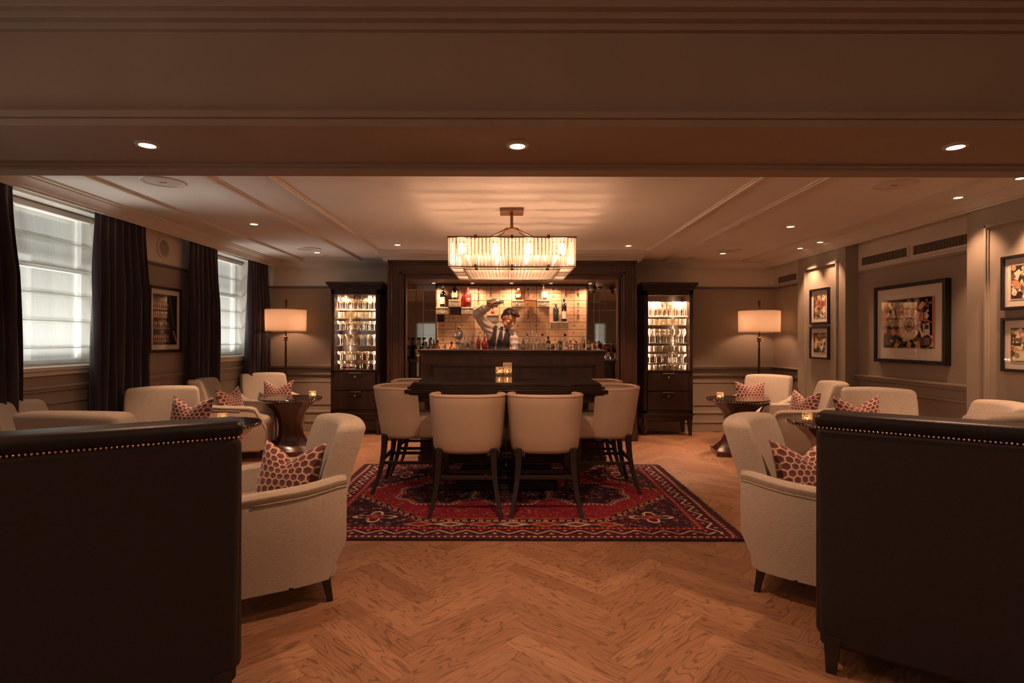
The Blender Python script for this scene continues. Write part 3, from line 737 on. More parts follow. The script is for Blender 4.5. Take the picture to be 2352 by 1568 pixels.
chair_cushion(2, .17, .0, -38, 'plum honeycomb cushion in the armchair between the left windows', h_=.178)
chair_cushion(3, .0, .05, -22, 'dark plum honeycomb cushion in the side-on armchair at the far left')
chair_cushion(4, .08, .03, -35, 'pale pink honeycomb cushion behind the left pedestal table')
chair_cushion(7, .0, .05, 28, 'plum honeycomb cushion in the side-on armchair by the far pier')
chair_cushion(8, -.10, .03, 40, 'plum honeycomb cushion in the far right corner armchair behind the pedestal table', dip=.05, h_=.165)
chair_cushion(9, -.16, -.06, 20, 'plum honeycomb cushion in the armchair below the large framed collage', h_=.19)

# ---- dark foreground chairs
def dark_chair(x, y, rz, label, nail):
    t = thing('high_back_chair', label, 'armchair', (x, y, 0), rz)
    W_ = .52
    def taper(x, y, z): return (x*(1+.03*z), y + (.03 if y > 0 else 0)*z, z)
    m = MB(); m.rbox((0, .0, .53), (W_, .045, .425), .02, (4, 1, 4), taper); m.build('back_panel', 'brown_fabric', t, smooth='all')
    def tb(x, y, z): return (x*1.015, y, z)
    m = MB(); m.rbox((0, -.030, .987), (W_*1.01, .085, .030), .026, (6, 2, 1), tb); b = m.build('top_leather', 'brown_leather', t, smooth='all')
    m = MB(); k = int(2*W_/.0135)
    for i in range(k+1):
        m.ellipsoid((-W_*1.012+2*W_*1.012*i/k, .063, .962), (.0046, .0036, .0046), 8, 4)
    m.build('nailhead_trim', nail, t, smooth='all')
    for s in (-1, 1):
        m = MB(); m.rbox((s*(W_-.035), -.32, .52), (.055, .29, .42), .04, (1, 4, 4), lambda x, y, z: (x, y, z if y > .1 else z*(1-.35*max(0, (.1-y)/.42))-.08*max(0, (.1-y)/.42))); m.build('side_wing', 'brown_leather', t, smooth='all')
    m = MB(); m.rbox((0, -.32, .25), (W_-.08, .28, .13), .03); m.build('seat_base', 'brown_leather', t, smooth='all')
    m = MB(); m.rbox((0, -.32, .42), (W_-.09, .28, .06), .05, (4, 4, 1)); m.build('seat_cushion', 'brown_leather', t, smooth='all')
    for s in (-1, 1):
        for yy in (.01, -.55):
            m = MB(); m.loft([[(s*(W_-.05)+a*.03, yy+b*.028, .15) for a, b in ((-1, -1), (1, -1), (1, 1), (-1, 1))], [(s*(W_-.045)+a*.018, yy+b*.018, 0) for a, b in ((-1, -1), (1, -1), (1, 1), (-1, 1))]]); m.build('leg', 'black_wood', t, bevel=.002)
    return t
def place_dark(cx, cy_, dx, dy, far, label, nail):
    # near aisle corner (cx,cy_), direction (dx,dy) along the back away from the aisle
    d = Vector((dx, dy, 0)).normalized(); n = Vector((-d.y, d.x, 0)) if d.x > 0 else Vector((d.y, -d.x, 0))
    c = Vector((cx, cy_, 0))+d*.53; c = c+n*.045
    ang = math.atan2(n.x, -n.y)
    return dark_chair(c.x, c.y, ang, label, nail)
place_dark(-.925, 1.95, -.846, -.533, 1, 'huge dark brown high-backed chair in the left foreground, seen from behind, copper nailheads', 'nail_brass')
place_dark(1.205, 2.20, .803, -.596, 1, 'huge dark brown high-backed chair in the right foreground, seen from behind, silvery nailheads', 'nail_silver')

# ---- pedestal tables
def make_ptable():
    t = thing('pedestal_table', 'x', 'table', (0, 0, 0), 0, 'round pedestal tables')
    m = MB(); m.lathe([(.001, .600), (.315, .600), (.335, .605), (.343, .614), (.343, .626), (.335, .636), (.001, .636)], n=48); m.build('tabletop', 'table_gloss', t, smooth=True)
    m = MB()
    for i in range(72): a = 2*PI*i/72; m.ellipsoid((.344*math.cos(a), .344*math.sin(a), .619), (.0055, .0055, .0055), 6, 4)
    m.build('nailhead_trim', 'nail_silver', t, smooth='all')
    rings = []
    for z, hw, hb in [(.601, .27, .19), (.56, .235, .17), (.50, .175, .135), (.42, .135, .115), (.32, .115, .11), (.22, .125, .115), (.14, .165, .135), (.08, .225, .175), (.05, .25, .20)]:
        rings.append([(hw, -hb*.6, z), (hw, hb*.6, z), (hw*.6, hb, z), (-hw*.6, hb, z), (-hw, hb*.6, z), (-hw, -hb*.6, z), (-hw*.6, -hb, z), (hw*.6, -hb, z)])
    m = MB(); m.loft(rings); m.build('pedestal', 'red_wood', t, smooth=True, angle=30)
    m = MB(); m.box(-.26, .26, -.21, .21, 0, .05); m.build('plinth', 'red_wood', t, bevel=.004)
    return t
pt0 = make_ptable(); pt0.location = (-2.48, 6.38, 0); pt0.rotation_euler = (0, 0, R(12)); pt0['label'] = 'far left round pedestal table with nailhead rim, beside the left glass cabinet'
dup(pt0, (2.62, 6.40, 0), R(-10), 'far right round pedestal table with nailhead rim, beside the right glass cabinet')
dup(pt0, (-2.33, 4.45, 0), R(0), 'near left round pedestal table almost hidden behind the dark leather chair')
dup(pt0, (2.68, 4.62, 0), R(0), 'near right round pedestal table, edge and candle showing beside the dark chair')

# ---- votive candles
def votive(x, y, z, label, r=.038, h=.078, e=1.0):
    t = thing('votive_candle', label, 'candle', (x, y, z), 0, 'lit glass candle holders')
    m = MB(); m.lathe([(r*.9, .0), (r, .004), (r, h), (r*.93, h), (r*.93, .010), (.001, .008)], n=24, cap=False); m.build('glass_cup', 'votive_glass', t, smooth=True, angle=50)
    # mottled silvering on the glass as small patches
    m = MB()
    rr = random.Random(sum(map(ord, label)))
    for i in range(60):
        a = rr.random()*2*PI; zz = .012+rr.random()*(h-.02); s = .002+.004*rr.random(); da = s/r
        q = [(a-da, zz-s), (a+da, zz-s*.6), (a+da*.7, zz+s), (a-da*.8, zz+s*.8)]
        m.add([((r+.0006)*math.cos(b), (r+.0006)*math.sin(b), c) for b, c in q], [(0, 1, 2, 3)])
    m.build('silvering', 'dark_bronze', t)
    m = MB(); m.lathe([(.001, .012), (r*.80, .012), (r*.80, .028), (r*.5, .026), (.001, .026)], n=18); m.build('wax', 'candle_wax', t, smooth=True)
    m = MB(); m.lathe([(.001, .028), (.0042, .034), (.0040, .042), (.001, .052)], n=8); m.build('flame', 'flame', t, smooth=True)
    return t
votive(-2.22, 6.34, .6365, 'lit votive candle on the far left pedestal table')
votive(2.38, 6.29, .6365, 'lit votive candle on the far right pedestal table')
votive(-2.26, 4.42, .6365, 'lit votive candle glowing just over the left dark chair corner')
votive(2.42, 4.53, .6365, 'lit votive candle on the near right pedestal table beside the dark chair')

# ---- rug
def make_rug():
    W_, H_ = 3.01, 2.19; nx, ny = 500, 364
    X, Y = np.meshgrid((np.arange(nx)+.5)/nx*W_, (np.arange(ny)+.5)/ny*H_)
    C = np.zeros((ny, nx, 3)); crim = np.array([.27, .028, .050]); dark = np.array([.06, .022, .034]); navy = np.array([.038, .019, .034])
    cream = np.array([.62, .46, .34]); oran = np.array([.46, .15, .075]); mar = np.array([.14, .022, .034]); red2 = np.array([.27, .024, .036])
    C[:] = mar
    d = np.minimum(np.minimum(X, W_-X), np.minimum(Y, H_-Y))
    along = np.where((np.minimum(X, W_-X) < np.minimum(Y, H_-Y)), Y, X)
    def put(mask, col, a=1.0): C[mask] = C[mask]*(1-a)+col*a
    noise = rng.random((ny, nx))
    cell = rng.random((ny//3+1, nx//3+1)).repeat(3, 0).repeat(3, 1)[:ny, :nx]
    put(d < .035, dark); put((d >= .035) & (d < .075) & (np.sin(along*150) > .1) & (np.abs(d-.055) < .010), cream*.8)
    put((d >= .075) & (d < .085), dark)
    b1 = (d >= .085) & (d < .20); put(b1, dark)
    zig = .1425+.035*(2/PI)*np.arcsin(np.sin(along*2*PI/.19)); put(b1 & (np.abs(d-zig) < .009), cream*.9)
    ph = (along/.19) % 1; ph2 = (along/.19+.5) % 1
    put(b1 & ((np.abs(ph-.25)*.19+np.abs(d-.115)) < .020), oran); put(b1 & ((np.abs(ph-.75)*.19+np.abs(d-.170)) < .022), crim); put(b1 & ((np.abs(ph-.75)*.19+np.abs(d-.170)) < .010), cream)
    put(b1 & ((np.abs(ph-.25)*.19+np.abs(d-.115)) < .008), cream)
    put((d >= .20) & (d < .212), crim); put((d >= .212) & (d < .235) & (np.sin(along*170) > 0), oran); put((d >= .235) & (d < .245), dark)
    inn = d >= .245
    put(inn, navy)
    cx, cy_ = W_/2, H_/2; ax, ay = np.abs(X-cx), np.abs(Y-cy_)
    hexd = np.maximum(ay/.70, (ay*.95/.70+ax*1.0/.70)*.5+0*ax)
    # elongated hexagon: flat edges at ay=.66, tips at ax=1.27
    f = np.maximum(ay/.66, (ax-.58)/.69*1.0+ay/.66*.9)
    f = f + .012*np.sign(np.sin(ax*60))
    # corner field scatter
    def scatter(mask, n, cols, smin, smax, seed):
        r = np.random.default_rng(seed)
        for _ in range(n):
            x0, y0 = r.random()*W_, r.random()*H_; s = smin+(smax-smin)*r.random(); col = cols[r.integers(len(cols))]; k = r.integers(6)
            i0, i1 = int((y0-s)/H_*ny), int((y0+s)/H_*ny)+1; j0, j1 = int((x0-s)/W_*nx), int((x0+s)/W_*nx)+1
            if i0 < 0 or j0 < 0 or i1 > ny or j1 > nx: continue
            xx = X[i0:i1, j0:j1]-x0; yy = Y[i0:i1, j0:j1]-y0
            if k == 0: q = np.abs(xx)+np.abs(yy) < s*.8
            elif k == 1: q = (np.abs(np.hypot(xx, yy)-s*.6) < s*.25)
            elif k == 2: q = (np.abs(xx) < s*.22) | (np.abs(yy) < s*.22)
            elif k == 3: q = np.abs(xx-yy*.8) < s*.25
            elif k == 4: q = np.abs(xx+yy*.6) < s*.25
            else: q = (np.abs(xx) < s*.9) & (np.abs(yy) < s*.28)
            q &= mask[i0:i1, j0:j1]; sub = C[i0:i1, j0:j1]; sub[q] = sub[q]*.25+col*.75
    field = inn & (f > 1.14)
    scatter(field, 7000, [oran, crim, cream*.8, oran*.6, crim, np.array([.10, .06, .09])], .006, .018, 3)
    band = inn & (f <= 1.14) & (f > 1.0)
    put(band, dark)
    t = (f-1.0)/.14; diag = (ax*1.0)
    put(band & (np.sin(diag*2*PI/.055) > -.1) & (t > .42) & (t < .80), cream*.95)
    put(band & (np.sin(diag*2*PI/.055) > .55) & (t > .5) & (t < .72), crim)
    put(band & ((t < .10) | ((t > .9))), oran); put(band & (t > .16) & (t < .32) & (np.sin(diag*2*PI/.11) > .2), oran*.9)
    med = inn & (f <= 1.0); put(med, crim)
    put(med & (f > .9), red2)
    scatter(med & (f < .95), 6500, [cream*.7, oran*.8, dark, np.array([.30, .05, .07]), red2, red2, cream*.8, dark, oran], .006, .014, 5)
    # inner scalloped medallions
    for mx in (-.62, 0, .62):
        g = np.hypot((X-cx-mx)*1.0, (Y-cy_)*1.0)+.022*np.cos(np.arctan2(Y-cy_, X-cx-mx)*8)
        put(med & (g < .335), navy); put(med & (np.abs(g-.33) < .014) & (np.sin(np.arctan2(Y-cy_, X-cx-mx)*60) > -.3), cream*.9); put(med & (np.abs(g-.30) < .007), oran)
        scatter(med & (g < .28), 4500, [cream*.8, oran, crim, crim], .006, .018, int(9+mx*10))
    # corner creatures: pale cross blossoms
    for sx in (-1, 1):
        for sy in (-1, 1):
            x0, y0 = cx+sx*(cx-.50), cy_+sy*(cy_-.46); g = np.hypot(X-x0, (Y-y0)*1.3); th = np.arctan2((Y-y0)*1.3, X-x0)
            put(inn & (f > 1.14) & (np.abs(g-(.10+.05*np.cos(th*4))) < .016), cream); put(inn & (f > 1.14) & (g < .06), crim); put(inn & (g < .025), oran)
    # diamonds along the flat edges of the hexagon
    for k in range(-3, 4):
        for sy in (-1, 1):
            x0, y0 = cx+k*.22, cy_+sy*.795; q = np.abs(X-x0)/.10+np.abs(Y-y0)/.045
            put(inn & (np.abs(q-.95) < .28), oran if k % 2 else cream*.9); put(inn & (q < .45), crim)
    C *= (.72+.5*noise[..., None]); C *= (.85+.3*cell[..., None])
    x0, y0 = -1.468, 3.612
    gx = np.linspace(0, W_, nx+1); gy = np.linspace(0, H_, ny+1); GX, GY = np.meshgrid(gx, gy)
    wob = .004*np.sin(GY*9)*np.where(GX > W_/2, 1, -1)*(np.abs(GX-W_/2)/(W_/2))**4
    V = np.stack([GX+wob, GY, np.full_like(GX, .011)+.0008*np.sin(GX*6)*np.cos(GY*5)], -1).reshape(-1, 3)
    idx = np.arange((nx+1)*(ny+1)).reshape(ny+1, nx+1)
    F = np.stack([idx[:-1, :-1], idx[:-1, 1:], idx[1:, 1:], idx[1:, :-1]], -1).reshape(-1, 4)
    me = bpy.data.meshes.new('pile'); me.vertices.add(len(V)); me.vertices.foreach_set('co', V.ravel().astype(np.float32))
    me.loops.add(F.size); me.loops.foreach_set('vertex_index', F.ravel().astype(np.int32))
    me.polygons.add(len(F)); me.polygons.foreach_set('loop_start', np.arange(0, F.size, 4, dtype=np.int32)); me.polygons.foreach_set('loop_total', np.full(len(F), 4, dtype=np.int32))
    me.update(calc_edges=True); me.materials.append(MATS['rug_wool'])
    ca = me.color_attributes.new('Col', 'FLOAT_COLOR', 'CORNER'); cc = np.concatenate([C.reshape(-1, 3), np.ones((len(F), 1))], 1).repeat(4, 0)
    ca.data.foreach_set('color', cc.ravel().astype(np.float32))
    t = thing('rug', 'crimson and navy patterned wool rug under the high table and stools', 'rug', (x0, y0, 0))
    o = bpy.data.objects.new('pile', me); COL.objects.link(o); o.parent = t
    m = MB(); m.box(0, W_, 0, H_, 0.0, .0085); m.build('backing', 'brown_fabric', t)
    m = MB()
    for s in (0, 1):
        for i in range(150):
            yy = H_*(i+.5)/150; l = .022+.016*random.random(); a = (random.random()-.5)*.02
            xa = W_ if s else 0; xb = W_+l if s else -l
            m.add([(xa, yy-.004, .006), (xa, yy+.004, .006), (xb, yy+a+.003, .002), (xb, yy+a-.003, .002), (xa, yy, .010)], [(0, 1, 2, 3), (0, 3, 4), (1, 4, 2), (3, 2, 4)])
    m.build('fringe', 'brown_fabric', t)
make_rug()

# ---- high table
def high_table():
    t = thing('high_table', 'glossy dark wooden high table with moulded edge in front of the bar', 'table', (-.018, 5.23, .011))
    zt = .929; hx, hy = .845, .60
    m = MB()
    lay = [(0, .905, .929, .060), (0, .893, .905, .045), (0, .870, .893, .022), (0, .850, .870, 0), (0, .835, .850, .02), (0, .815, .835, .04)]
    m.box(-hx+.06, hx-.06, -hy+.06, hy-.02, .915, zt)
    m.build('tabletop', 'table_gloss', t, bevel=.004)
    m = MB()
    for _, z0, z1, o in [(0, .893, .922, .048), (0, .872, .894, .020), (0, .840, .874, 0), (0, .826, .842, .018), (0, .810, .828, .042)]:
        m.box(-hx+o, hx-o, -hy+o, hy-.01, z0, z1)
    m.build('edge_moulding', 'table_gloss', t, bevel=.006)
    m = MB(); m.box(-hx+.10, hx-.10, -hy+.10, hy-.08, .76, .815); m.build('apron', 'dark_wood_h', t, bevel=.003)
    m = MB(); m.lathe([(.10, .76), (.12, .74), (.09, .70), (.075, .60), (.11, .45), (.17, .30), (.19, .22), (.17, .15), (.11, .12), (.13, .09), (.20, .075), (.22, .05), (.22, .04)], n=36); m.build('pedestal', 'table_gloss', t, smooth=True)
    m = MB(); m.box(-.45, .45, -.44, .45, 0, .022); m.box(-.42, .42, -.41, .42, .022, .04); m.build('base_plate', 'black_wood', t, bevel=.003)
high_table()
votive(-.093, 5.66, .94, 'shorter lit glass candle on the high table', .036, .085)
votive(-.01, 5.70, .94, 'taller lit glass candle on the high table', .046, .128)

# ---- stools
def make_stool():
    t = thing('bar_stool', 'x', 'stool', (0, 0, 0), 0, 'cream barrel-back stools')
    # barrel shell, front toward -Y
    n = 26; prof = [(.0, .470, .93), (.0, .50, .955), (.2, .60, .975), (.5, .75, 1.0), (.9, .885, 1.02)]
    def plan(a, k):   # a in [-1,1] round the back
        th = a*R(118); e = .62
        c, s = math.cos(th), math.sin(th)
        x = .285*k*math.copysign(abs(s)**.80, s); y = (.265*math.copysign(abs(c)**.85, c)) if c > 0 else c*.30
        return x, y*k+.0
    rings = []
    zs = [.452, .462, .485, .58, .70, .80, .865, .878, .885, .883, .873, .78, .66, .50]
    for i in range(n+1):
        a = -1+2*i/n; ring = []
        edge = 1 if abs(a) < .97 else .96
        for q, z in enumerate(zs):
            outer = q < 8
            k = .90+.10*min(1, max(0, z-.455)/.33)**.6 + (.02*(z-.7)/.2 if z > .7 else 0)
            th = 0 if q in (2, 3, 4, 5, 6) else 0
            ins = [.02, .006, 0, 0, 0, 0, 0, .006, .018, .034, .045, .05, .05, .05][q]
            x, y = plan(a, k); L = math.hypot(x, y); x *= (L-ins)/L; y *= (L-ins)/L
            z2 = z - (.012*(abs(a)**2) if z > .8 else 0) + (.010*abs(a)**3 if z < .5 else 0) + .05*max(0, z-.47)*0
            ring.append((x, y + .045*(z-.47)/.43, z2))
        rings.append(ring)
    m = MB(); m.loft(rings); m.build('backrest', 'stool_leather', t, smooth=True, angle=60)
    # rim band
    m = MB(); pts = []
    for i in range(n+1):
        a = -1+2*i/n; x, y = plan(a, 1.02); L = math.hypot(x, y); x *= (L-.024)/L; y *= (L-.024)/L; pts.append((x, y+.044, .878-.012*a*a))
    m.tube(pts, .027, 10, flat=.55); m.build('rim', 'stool_rim', t, smooth=True, angle=60)
    m = MB(); m.rbox((0, -.05, .550), (.240, .225, .095), .035, (5, 5, 2), lambda x, y, z: (x*(1 if y < 0 else 1-.30*(y/.22)**2), y, z+(.012*(1-(x/.235)**2) if z > 0 else 0))); m.build('seat', 'stool_leather', t, smooth='all')
    def leg(x0, y0, x1, y1, bow):
        m = MB(); rings = []
        for i in range(9):
            u = i/8; z = .49*(1-u); b = bow*(u**2.2); k = .024-.010*u
            cx_, cy_ = x0+(x1-x0)*b, y0+(y1-y0)*b
            rings.append([(cx_+p*k, cy_+q*k, z) for p, q in ((-1, -1), (1, -1), (1, 1), (-1, 1))])
        m.loft(rings); m.build('leg', 'leg_wood', t, bevel=.003)
    for s in (-1, 1):
        leg(s*.20, .185, s*.262, .275, 1.0); leg(s*.195, -.235, s*.20, -.25, 1.0)
    m = MB(); m.box(-.195, .195, -.258, -.228, .20, .232); m.build('footrest', 'leg_wood', t, bevel=.003)
    m = MB(); m.box(-.205, .205, .190, .212, .262, .292); m.build('stretcher', 'leg_wood', t, bevel=.003)
    for s in (-1, 1):
        m = MB(); m.box(s*.203-.009, s*.203+.009, -.235, .205, .235, .262); m.build('stretcher', 'leg_wood', t, bevel=.003)
    return t
st0 = make_stool(); ST = [(-.308, 4.31, 180, 'cream leather barrel-back stool at the table front, left of the pair'), (.277, 4.32, 180, 'cream leather barrel-back stool at the table front, right of the pair'),
      (-.86, 4.93, 90, 'cream leather barrel-back stool at the left end of the high table, nearer one'), (-.84, 5.55, 90, 'cream leather barrel-back stool at the left end of the high table, partly hidden farther one'),
      (.83, 4.93, -90, 'cream leather barrel-back stool at the right end of the high table, nearer one'), (.81, 5.55, -90, 'cream leather barrel-back stool at the right end of the high table, partly hidden farther one')]
for i, (x, y, a, lab) in enumerate(ST):
    if i == 0: st0.location = (x, y, .0115); st0.rotation_euler = (0, 0, R(a)); st0['label'] = lab
    else: dup(st0, (x, y, .0115), R(a), lab)

# ---- floor lamps
def floor_lamp(x, y, label, e):
    t = thing('floor_lamp', label, 'lamp', (x, y, 0), 0, 'bronze floor lamps with drum shades')
    m = MB(); m.lathe([(.13, 0), (.13, .015), (.05, .03), (.02, .05), (.012, .07)], n=24); m.build('base', 'dark_bronze', t, smooth=True)
    m = MB(); m.tube([(0, 0, .05), (.003, 0, .4), (-.002, 0, .8), (0, 0, 1.2)], .014, 8)
    for z in (.25, .5, .75, 1.0): m.lathe([(.015, z-.02), (.018, z), (.015, z+.02)], n=8)
    m.tube([(0, 0, 1.2), (0, 0, 1.42)], .011, 10); m.build('pole', 'dark_bronze', t, smooth=True)
    m = MB(); m.lathe([(.012, 1.28), (.030, 1.285), (.032, 1.292), (.018, 1.30), (.026, 1.325), (.030, 1.33), (.012, 1.345)], n=16); m.build('collar', 'bronze', t, smooth=True)
    m = MB(); m.tube([(0, 0, 1.42), (0, 0, 1.80)], .009, 8); m.lathe([(.009, 1.75), (.018, 1.765), (.009, 1.78), (.010, 1.80), (.020, 1.82), (.016, 1.84), (.001, 1.845)], n=12); m.build('finial', 'dark_bronze', t, smooth=True)
    m = MB(); m.lathe([(.265, 1.42), (.268, 1.565), (.270, 1.71)], n=48, cap=False); m.build('shade', 'shade_cloth', t, smooth=True)
    m = MB(); m.lathe([(.262, 1.41), (.270, 1.41), (.270, 1.418), (.262, 1.418)], n=48, cap=False); m.lathe([(.266, 1.705), (.274, 1.705), (.274, 1.713), (.266, 1.713)], n=48, cap=False); m.build('shade_rim', 'shade_rim', t, smooth=True)
    m = MB(); m.lathe([(.264, 1.698), (.02, 1.700)], n=40, cap=False); m.build('top_diffuser', 'shade_cloth', t, smooth=True)
    m = MB()
    for a in (0, 120, 240): m.tube([(0, 0, 1.69), (.265*math.cos(R(a)), .265*math.sin(R(a)), 1.70)], .003, 6)
    m.build('spider', 'dark_bronze', t)
    for s in (-1, 1):
        m = MB(); m.ellipsoid((s*.09, -.02, 1.55), (.028, .028, .036), 12, 8); m.build('bulb', 'lamp_glow', t, smooth='all')
        m = MB(); m.tube([(s*.01, 0, 1.49), (s*.09, -.02, 1.495), (s*.09, -.02, 1.52)], .008, 8); m.build('lamp_holder', 'bronze', t)
    return t
floor_lamp(-3.065, 7.70, 'left bronze floor lamp with drum shade beside the dark curtain', 1)
floor_lamp(3.44, 7.68, 'right bronze floor lamp with drum shade beside the wall vent', 1)

# ---- pictures
def picture(ax, fixed, c, z0, z1, w_, label, kind, fr=.028, matw=.05, dep=.03, seed=1):
    """hangs on a side wall: plane x=fixed, facing +x (ax=1) or -x (ax=-1); c = y centre"""
    t = thing('framed_picture', label, 'picture', (fixed, c, (z0+z1)/2)); h, v = w_/2, (z1-z0)/2
    def B(m, d0, d1, y0, y1, a, b, mi=0): m.box(min(ax*d0, ax*d1), max(ax*d0, ax*d1), y0, y1, a, b, mi)
    m = MB(); B(m, 0, dep, -h, -h+fr, -v, v); B(m, 0, dep, h-fr, h, -v, v); B(m, 0, dep, -h+fr, h-fr, -v, -v+fr); B(m, 0, dep, -h+fr, h-fr, v-fr, v); m.build('frame', 'frame_black', t, bevel=.003)
    m = MB(); B(m, .001, dep-.018, -h+fr, h-fr, -v+fr, v-fr); m.build('mat_board', 'mat_board', t)
    rr = random.Random(seed); a, b = h-fr-matw, v-fr-matw*1.1; d = dep-.016
    shapes = []
    def S(poly, col, lay): shapes.append((poly, col, lay))
    def rectp(cx, cz, w2, h2, ang=0):
        c_, s_ = math.cos(ang), math.sin(ang); return [(cx+p*w2*c_-q*h2*s_, cz+p*w2*s_+q*h2*c_) for p, q in ((-1, -1), (1, -1), (1, 1), (-1, 1))]
    S([(-a, -b), (a, -b), (a, b), (-a, b)], (.03, .022, .018), 0)
    if kind == 'big':
        S([(-a, -b), (-a, b), (a, b), (a, -b)], (.05, .035, .028), 0)
        pal = [(.45, .20, .10), (.50, .36, .22), (.10, .06, .045), (.02, .015, .012), (.35, .14, .08), (.62, .50, .36), (.20, .11, .07)]
        S(rectp(-a*.95, 0, a*.05, b), (.42, .17, .08), 1); S(rectp(a*.93, b*.3, a*.07, b*.7), (.42, .17, .09), 1)
        for i in range(70):
            x, z = rr.uniform(-a*.85, a*.85), rr.uniform(-b*.9, b*.85); S([(max(-a, min(a, p)), max(-b, min(b, q))) for p, q in rectp(x, z, rr.uniform(.01, .05), rr.uniform(.01, .05), rr.random()*3)], pal[rr.randrange(7)], 1+rr.randrange(3))
        cxx, czz = -.02, -.01; r1, r2 = a*.42, a*.19; nseg = 32
        for i in range(nseg):
            t0, t1 = 2*PI*i/nseg, 2*PI*(i+.86)/nseg
            S([(cxx+r2*math.cos(t0), czz+r2*math.sin(t0)), (cxx+r1*math.cos(t0), czz+r1*math.sin(t0)), (cxx+r1*1.03*math.cos((t0+t1)/2), czz+r1*1.03*math.sin((t0+t1)/2)), (cxx+r1*math.cos(t1), czz+r1*math.sin(t1)), (cxx+r2*math.cos(t1), czz+r2*math.sin(t1))], (.62, .50, .38) if i % 2 else (.50, .38, .28), 5)
        disc = lambda r, n=28, x=cxx, z=czz: [(x+r*math.cos(2*PI*k/n), z+r*math.sin(2*PI*k/n)) for k in range(n)]
        S(disc(r2*1.05), (.12, .08, .06), 6); S(disc(r2*.85), (.40, .28, .2), 7); S(disc(r2*.6), (.08, .05, .04), 8)
        S(disc(a*.17, 24, -a*.72*1 if ax < 0 else a*.72, -b*.72), (.03, .022, .02), 6)
        e = -1 if ax < 0 else 1
        S([(e*a*.38, b*.62), (e*a*.55, b*.85), (e*a*.72, b*.72), (e*a*.45, b*.5)], (.50, .24, .12), 7); S([(e*a*.45, b*.12), (e*a*.98, -b*.05), (e*a*.5, b*.3)], (.40, .12, .06), 7)
        S(rectp(e*a*.70, -b*.22, a*.12, b*.20, e*.1), (.62, .50, .38), 8)
        for i in range(30): S(rectp(e*a*.70+rr.uniform(-1, 1)*a*.07, -b*.17+rr.uniform(-1, 1)*b*.10, .004, .004+.004*rr.random()), (.05, .035, .03), 9)
        for i in range(4): S(rectp(e*a*.72, -b*(.62+.07*i), a*.11, .005), (.25, .17, .12), 8)
    elif kind == 'bar':
        for k, z in enumerate((b*.42, b*.10, -b*.35, -b*.86)):  # reflected shelves and glasses painted into the print
            S(rectp(-a*.30, z, a*.66, .004), (.45, .26, .14), 2)
            for i in range(8):
                x = -a*.88+i*a*.155; hh = b*.12
                S([(x-a*.06, z+hh*1.9), (x+a*.06, z+hh*1.9), (x+a*.02, z+hh), (x-a*.02, z+hh)], [(.55, .36, .20), (.80, .55, .32), (.30, .18, .10)][rr.randrange(3)], 2); S(rectp(x, z+hh*.5, .0035, hh*.5), (.55, .38, .24), 2)
        S([(a*.25, b), (a, b), (a, -b), (a*.35, -b), (a*.5, -b*.4), (a*.2, b*.1)], (.012, .010, .012), 4); S([(a*.30, b), (a*.36, b), (a*.78, -b*.35), (a*.74, -b*.35)], (.20, .16, .14), 5)
        S([(a*.6, -b*.45), (a*.7, -b*.42), (a, -b*.85), (a*.96, -b*.95)], (.42, .22, .12), 5)
    else:
        pal = [(.45, .22, .12), (.60, .48, .34), (.12, .08, .05), (.02, .015, .012), (.50, .30, .14), (.72, .62, .46), (.26, .22, .10), (.35, .10, .07), (.08, .09, .07)]
        for i in range(85):
            x, z = rr.uniform(-a*.9, a*.9), rr.uniform(-b*.92, b*.92); s = rr.uniform(.008, .034); k = rr.randrange(3)
            if k == 0: P_ = rectp(x, z, s, s*rr.uniform(.3, 1.6), rr.choice([0, 0, .4, -.5, 1.0]))
            elif k == 1: P_ = [(x+s*.8*math.cos(2*PI*j/12), z+s*.8*math.sin(2*PI*j/12)) for j in range(12)]
            else: P_ = [(x, z+s), (x+s*.9, z-s*.5), (x-s*.7, z-s*.8)]
            S([(max(-a, min(a, p)), max(-b, min(b, q))) for p, q in P_], pal[rr.randrange(len(pal))], 1+i*.1)
    vs = []; fs = []; cols = []
    for poly, col, lay in shapes:
        n0 = len(vs); vs += [(ax*(d+.00012*lay), p, q) for p, q in poly]; fs.append(tuple(range(n0, n0+len(poly)))); cols += [(*[min(1, c_*1.5) for c_ in col], 1)]*len(poly)
    # give the print a paper body
    n0 = len(vs); x0 = ax*(d-.001); x1 = ax*(d-.0001)
    vs += [(x, y, z) for x in (x0, x1) for y, z in ((-a-.008, -b-.008), (a+.008, -b-.008), (a+.008, b+.008), (-a-.008, b+.008))]
    for f in ((0, 1, 2, 3), (4, 5, 6, 7), (0, 1, 5, 4), (1, 2, 6, 5), (2, 3, 7, 6), (3, 0, 4, 7)): fs.append(tuple(n0+i for i in f)); cols += [(.70, .62, .52, 1)]*4
    me = bpy.data.meshes.new('print'); me.from_pydata(vs, [], fs); me.materials.append(MATS['print_paper'])
    ca = me.color_attributes.new('Col', 'FLOAT_COLOR', 'CORNER'); ca.data.foreach_set('color', [x for c_ in cols for x in c_])
    o = bpy.data.objects.new('print', me); COL.objects.link(o); o.parent = t
    m = MB(); B(m, dep-.008, dep-.006, -h+fr, h-fr, -v+fr, v-fr); m.build('picture_glass', 'picture_glass', t)
    return t
picture(1, XL, 5.675, 1.165, 1.826, .54, 'black-framed upright picture, glass shelves painted in as a reflection, between two left curtains', 'bar', matw=.045, dep=.035)
picture(-1, XR, 5.27, 1.085, 1.84, .94, 'largest framed picture, a busy collage with a pale rosette, in the right recess', 'big', fr=.035, matw=.10, dep=.055)
picture(-1, XP, 6.56, 1.493, 1.909, .395, 'upper small framed collage on the far pier', 'small', fr=.022, seed=3)
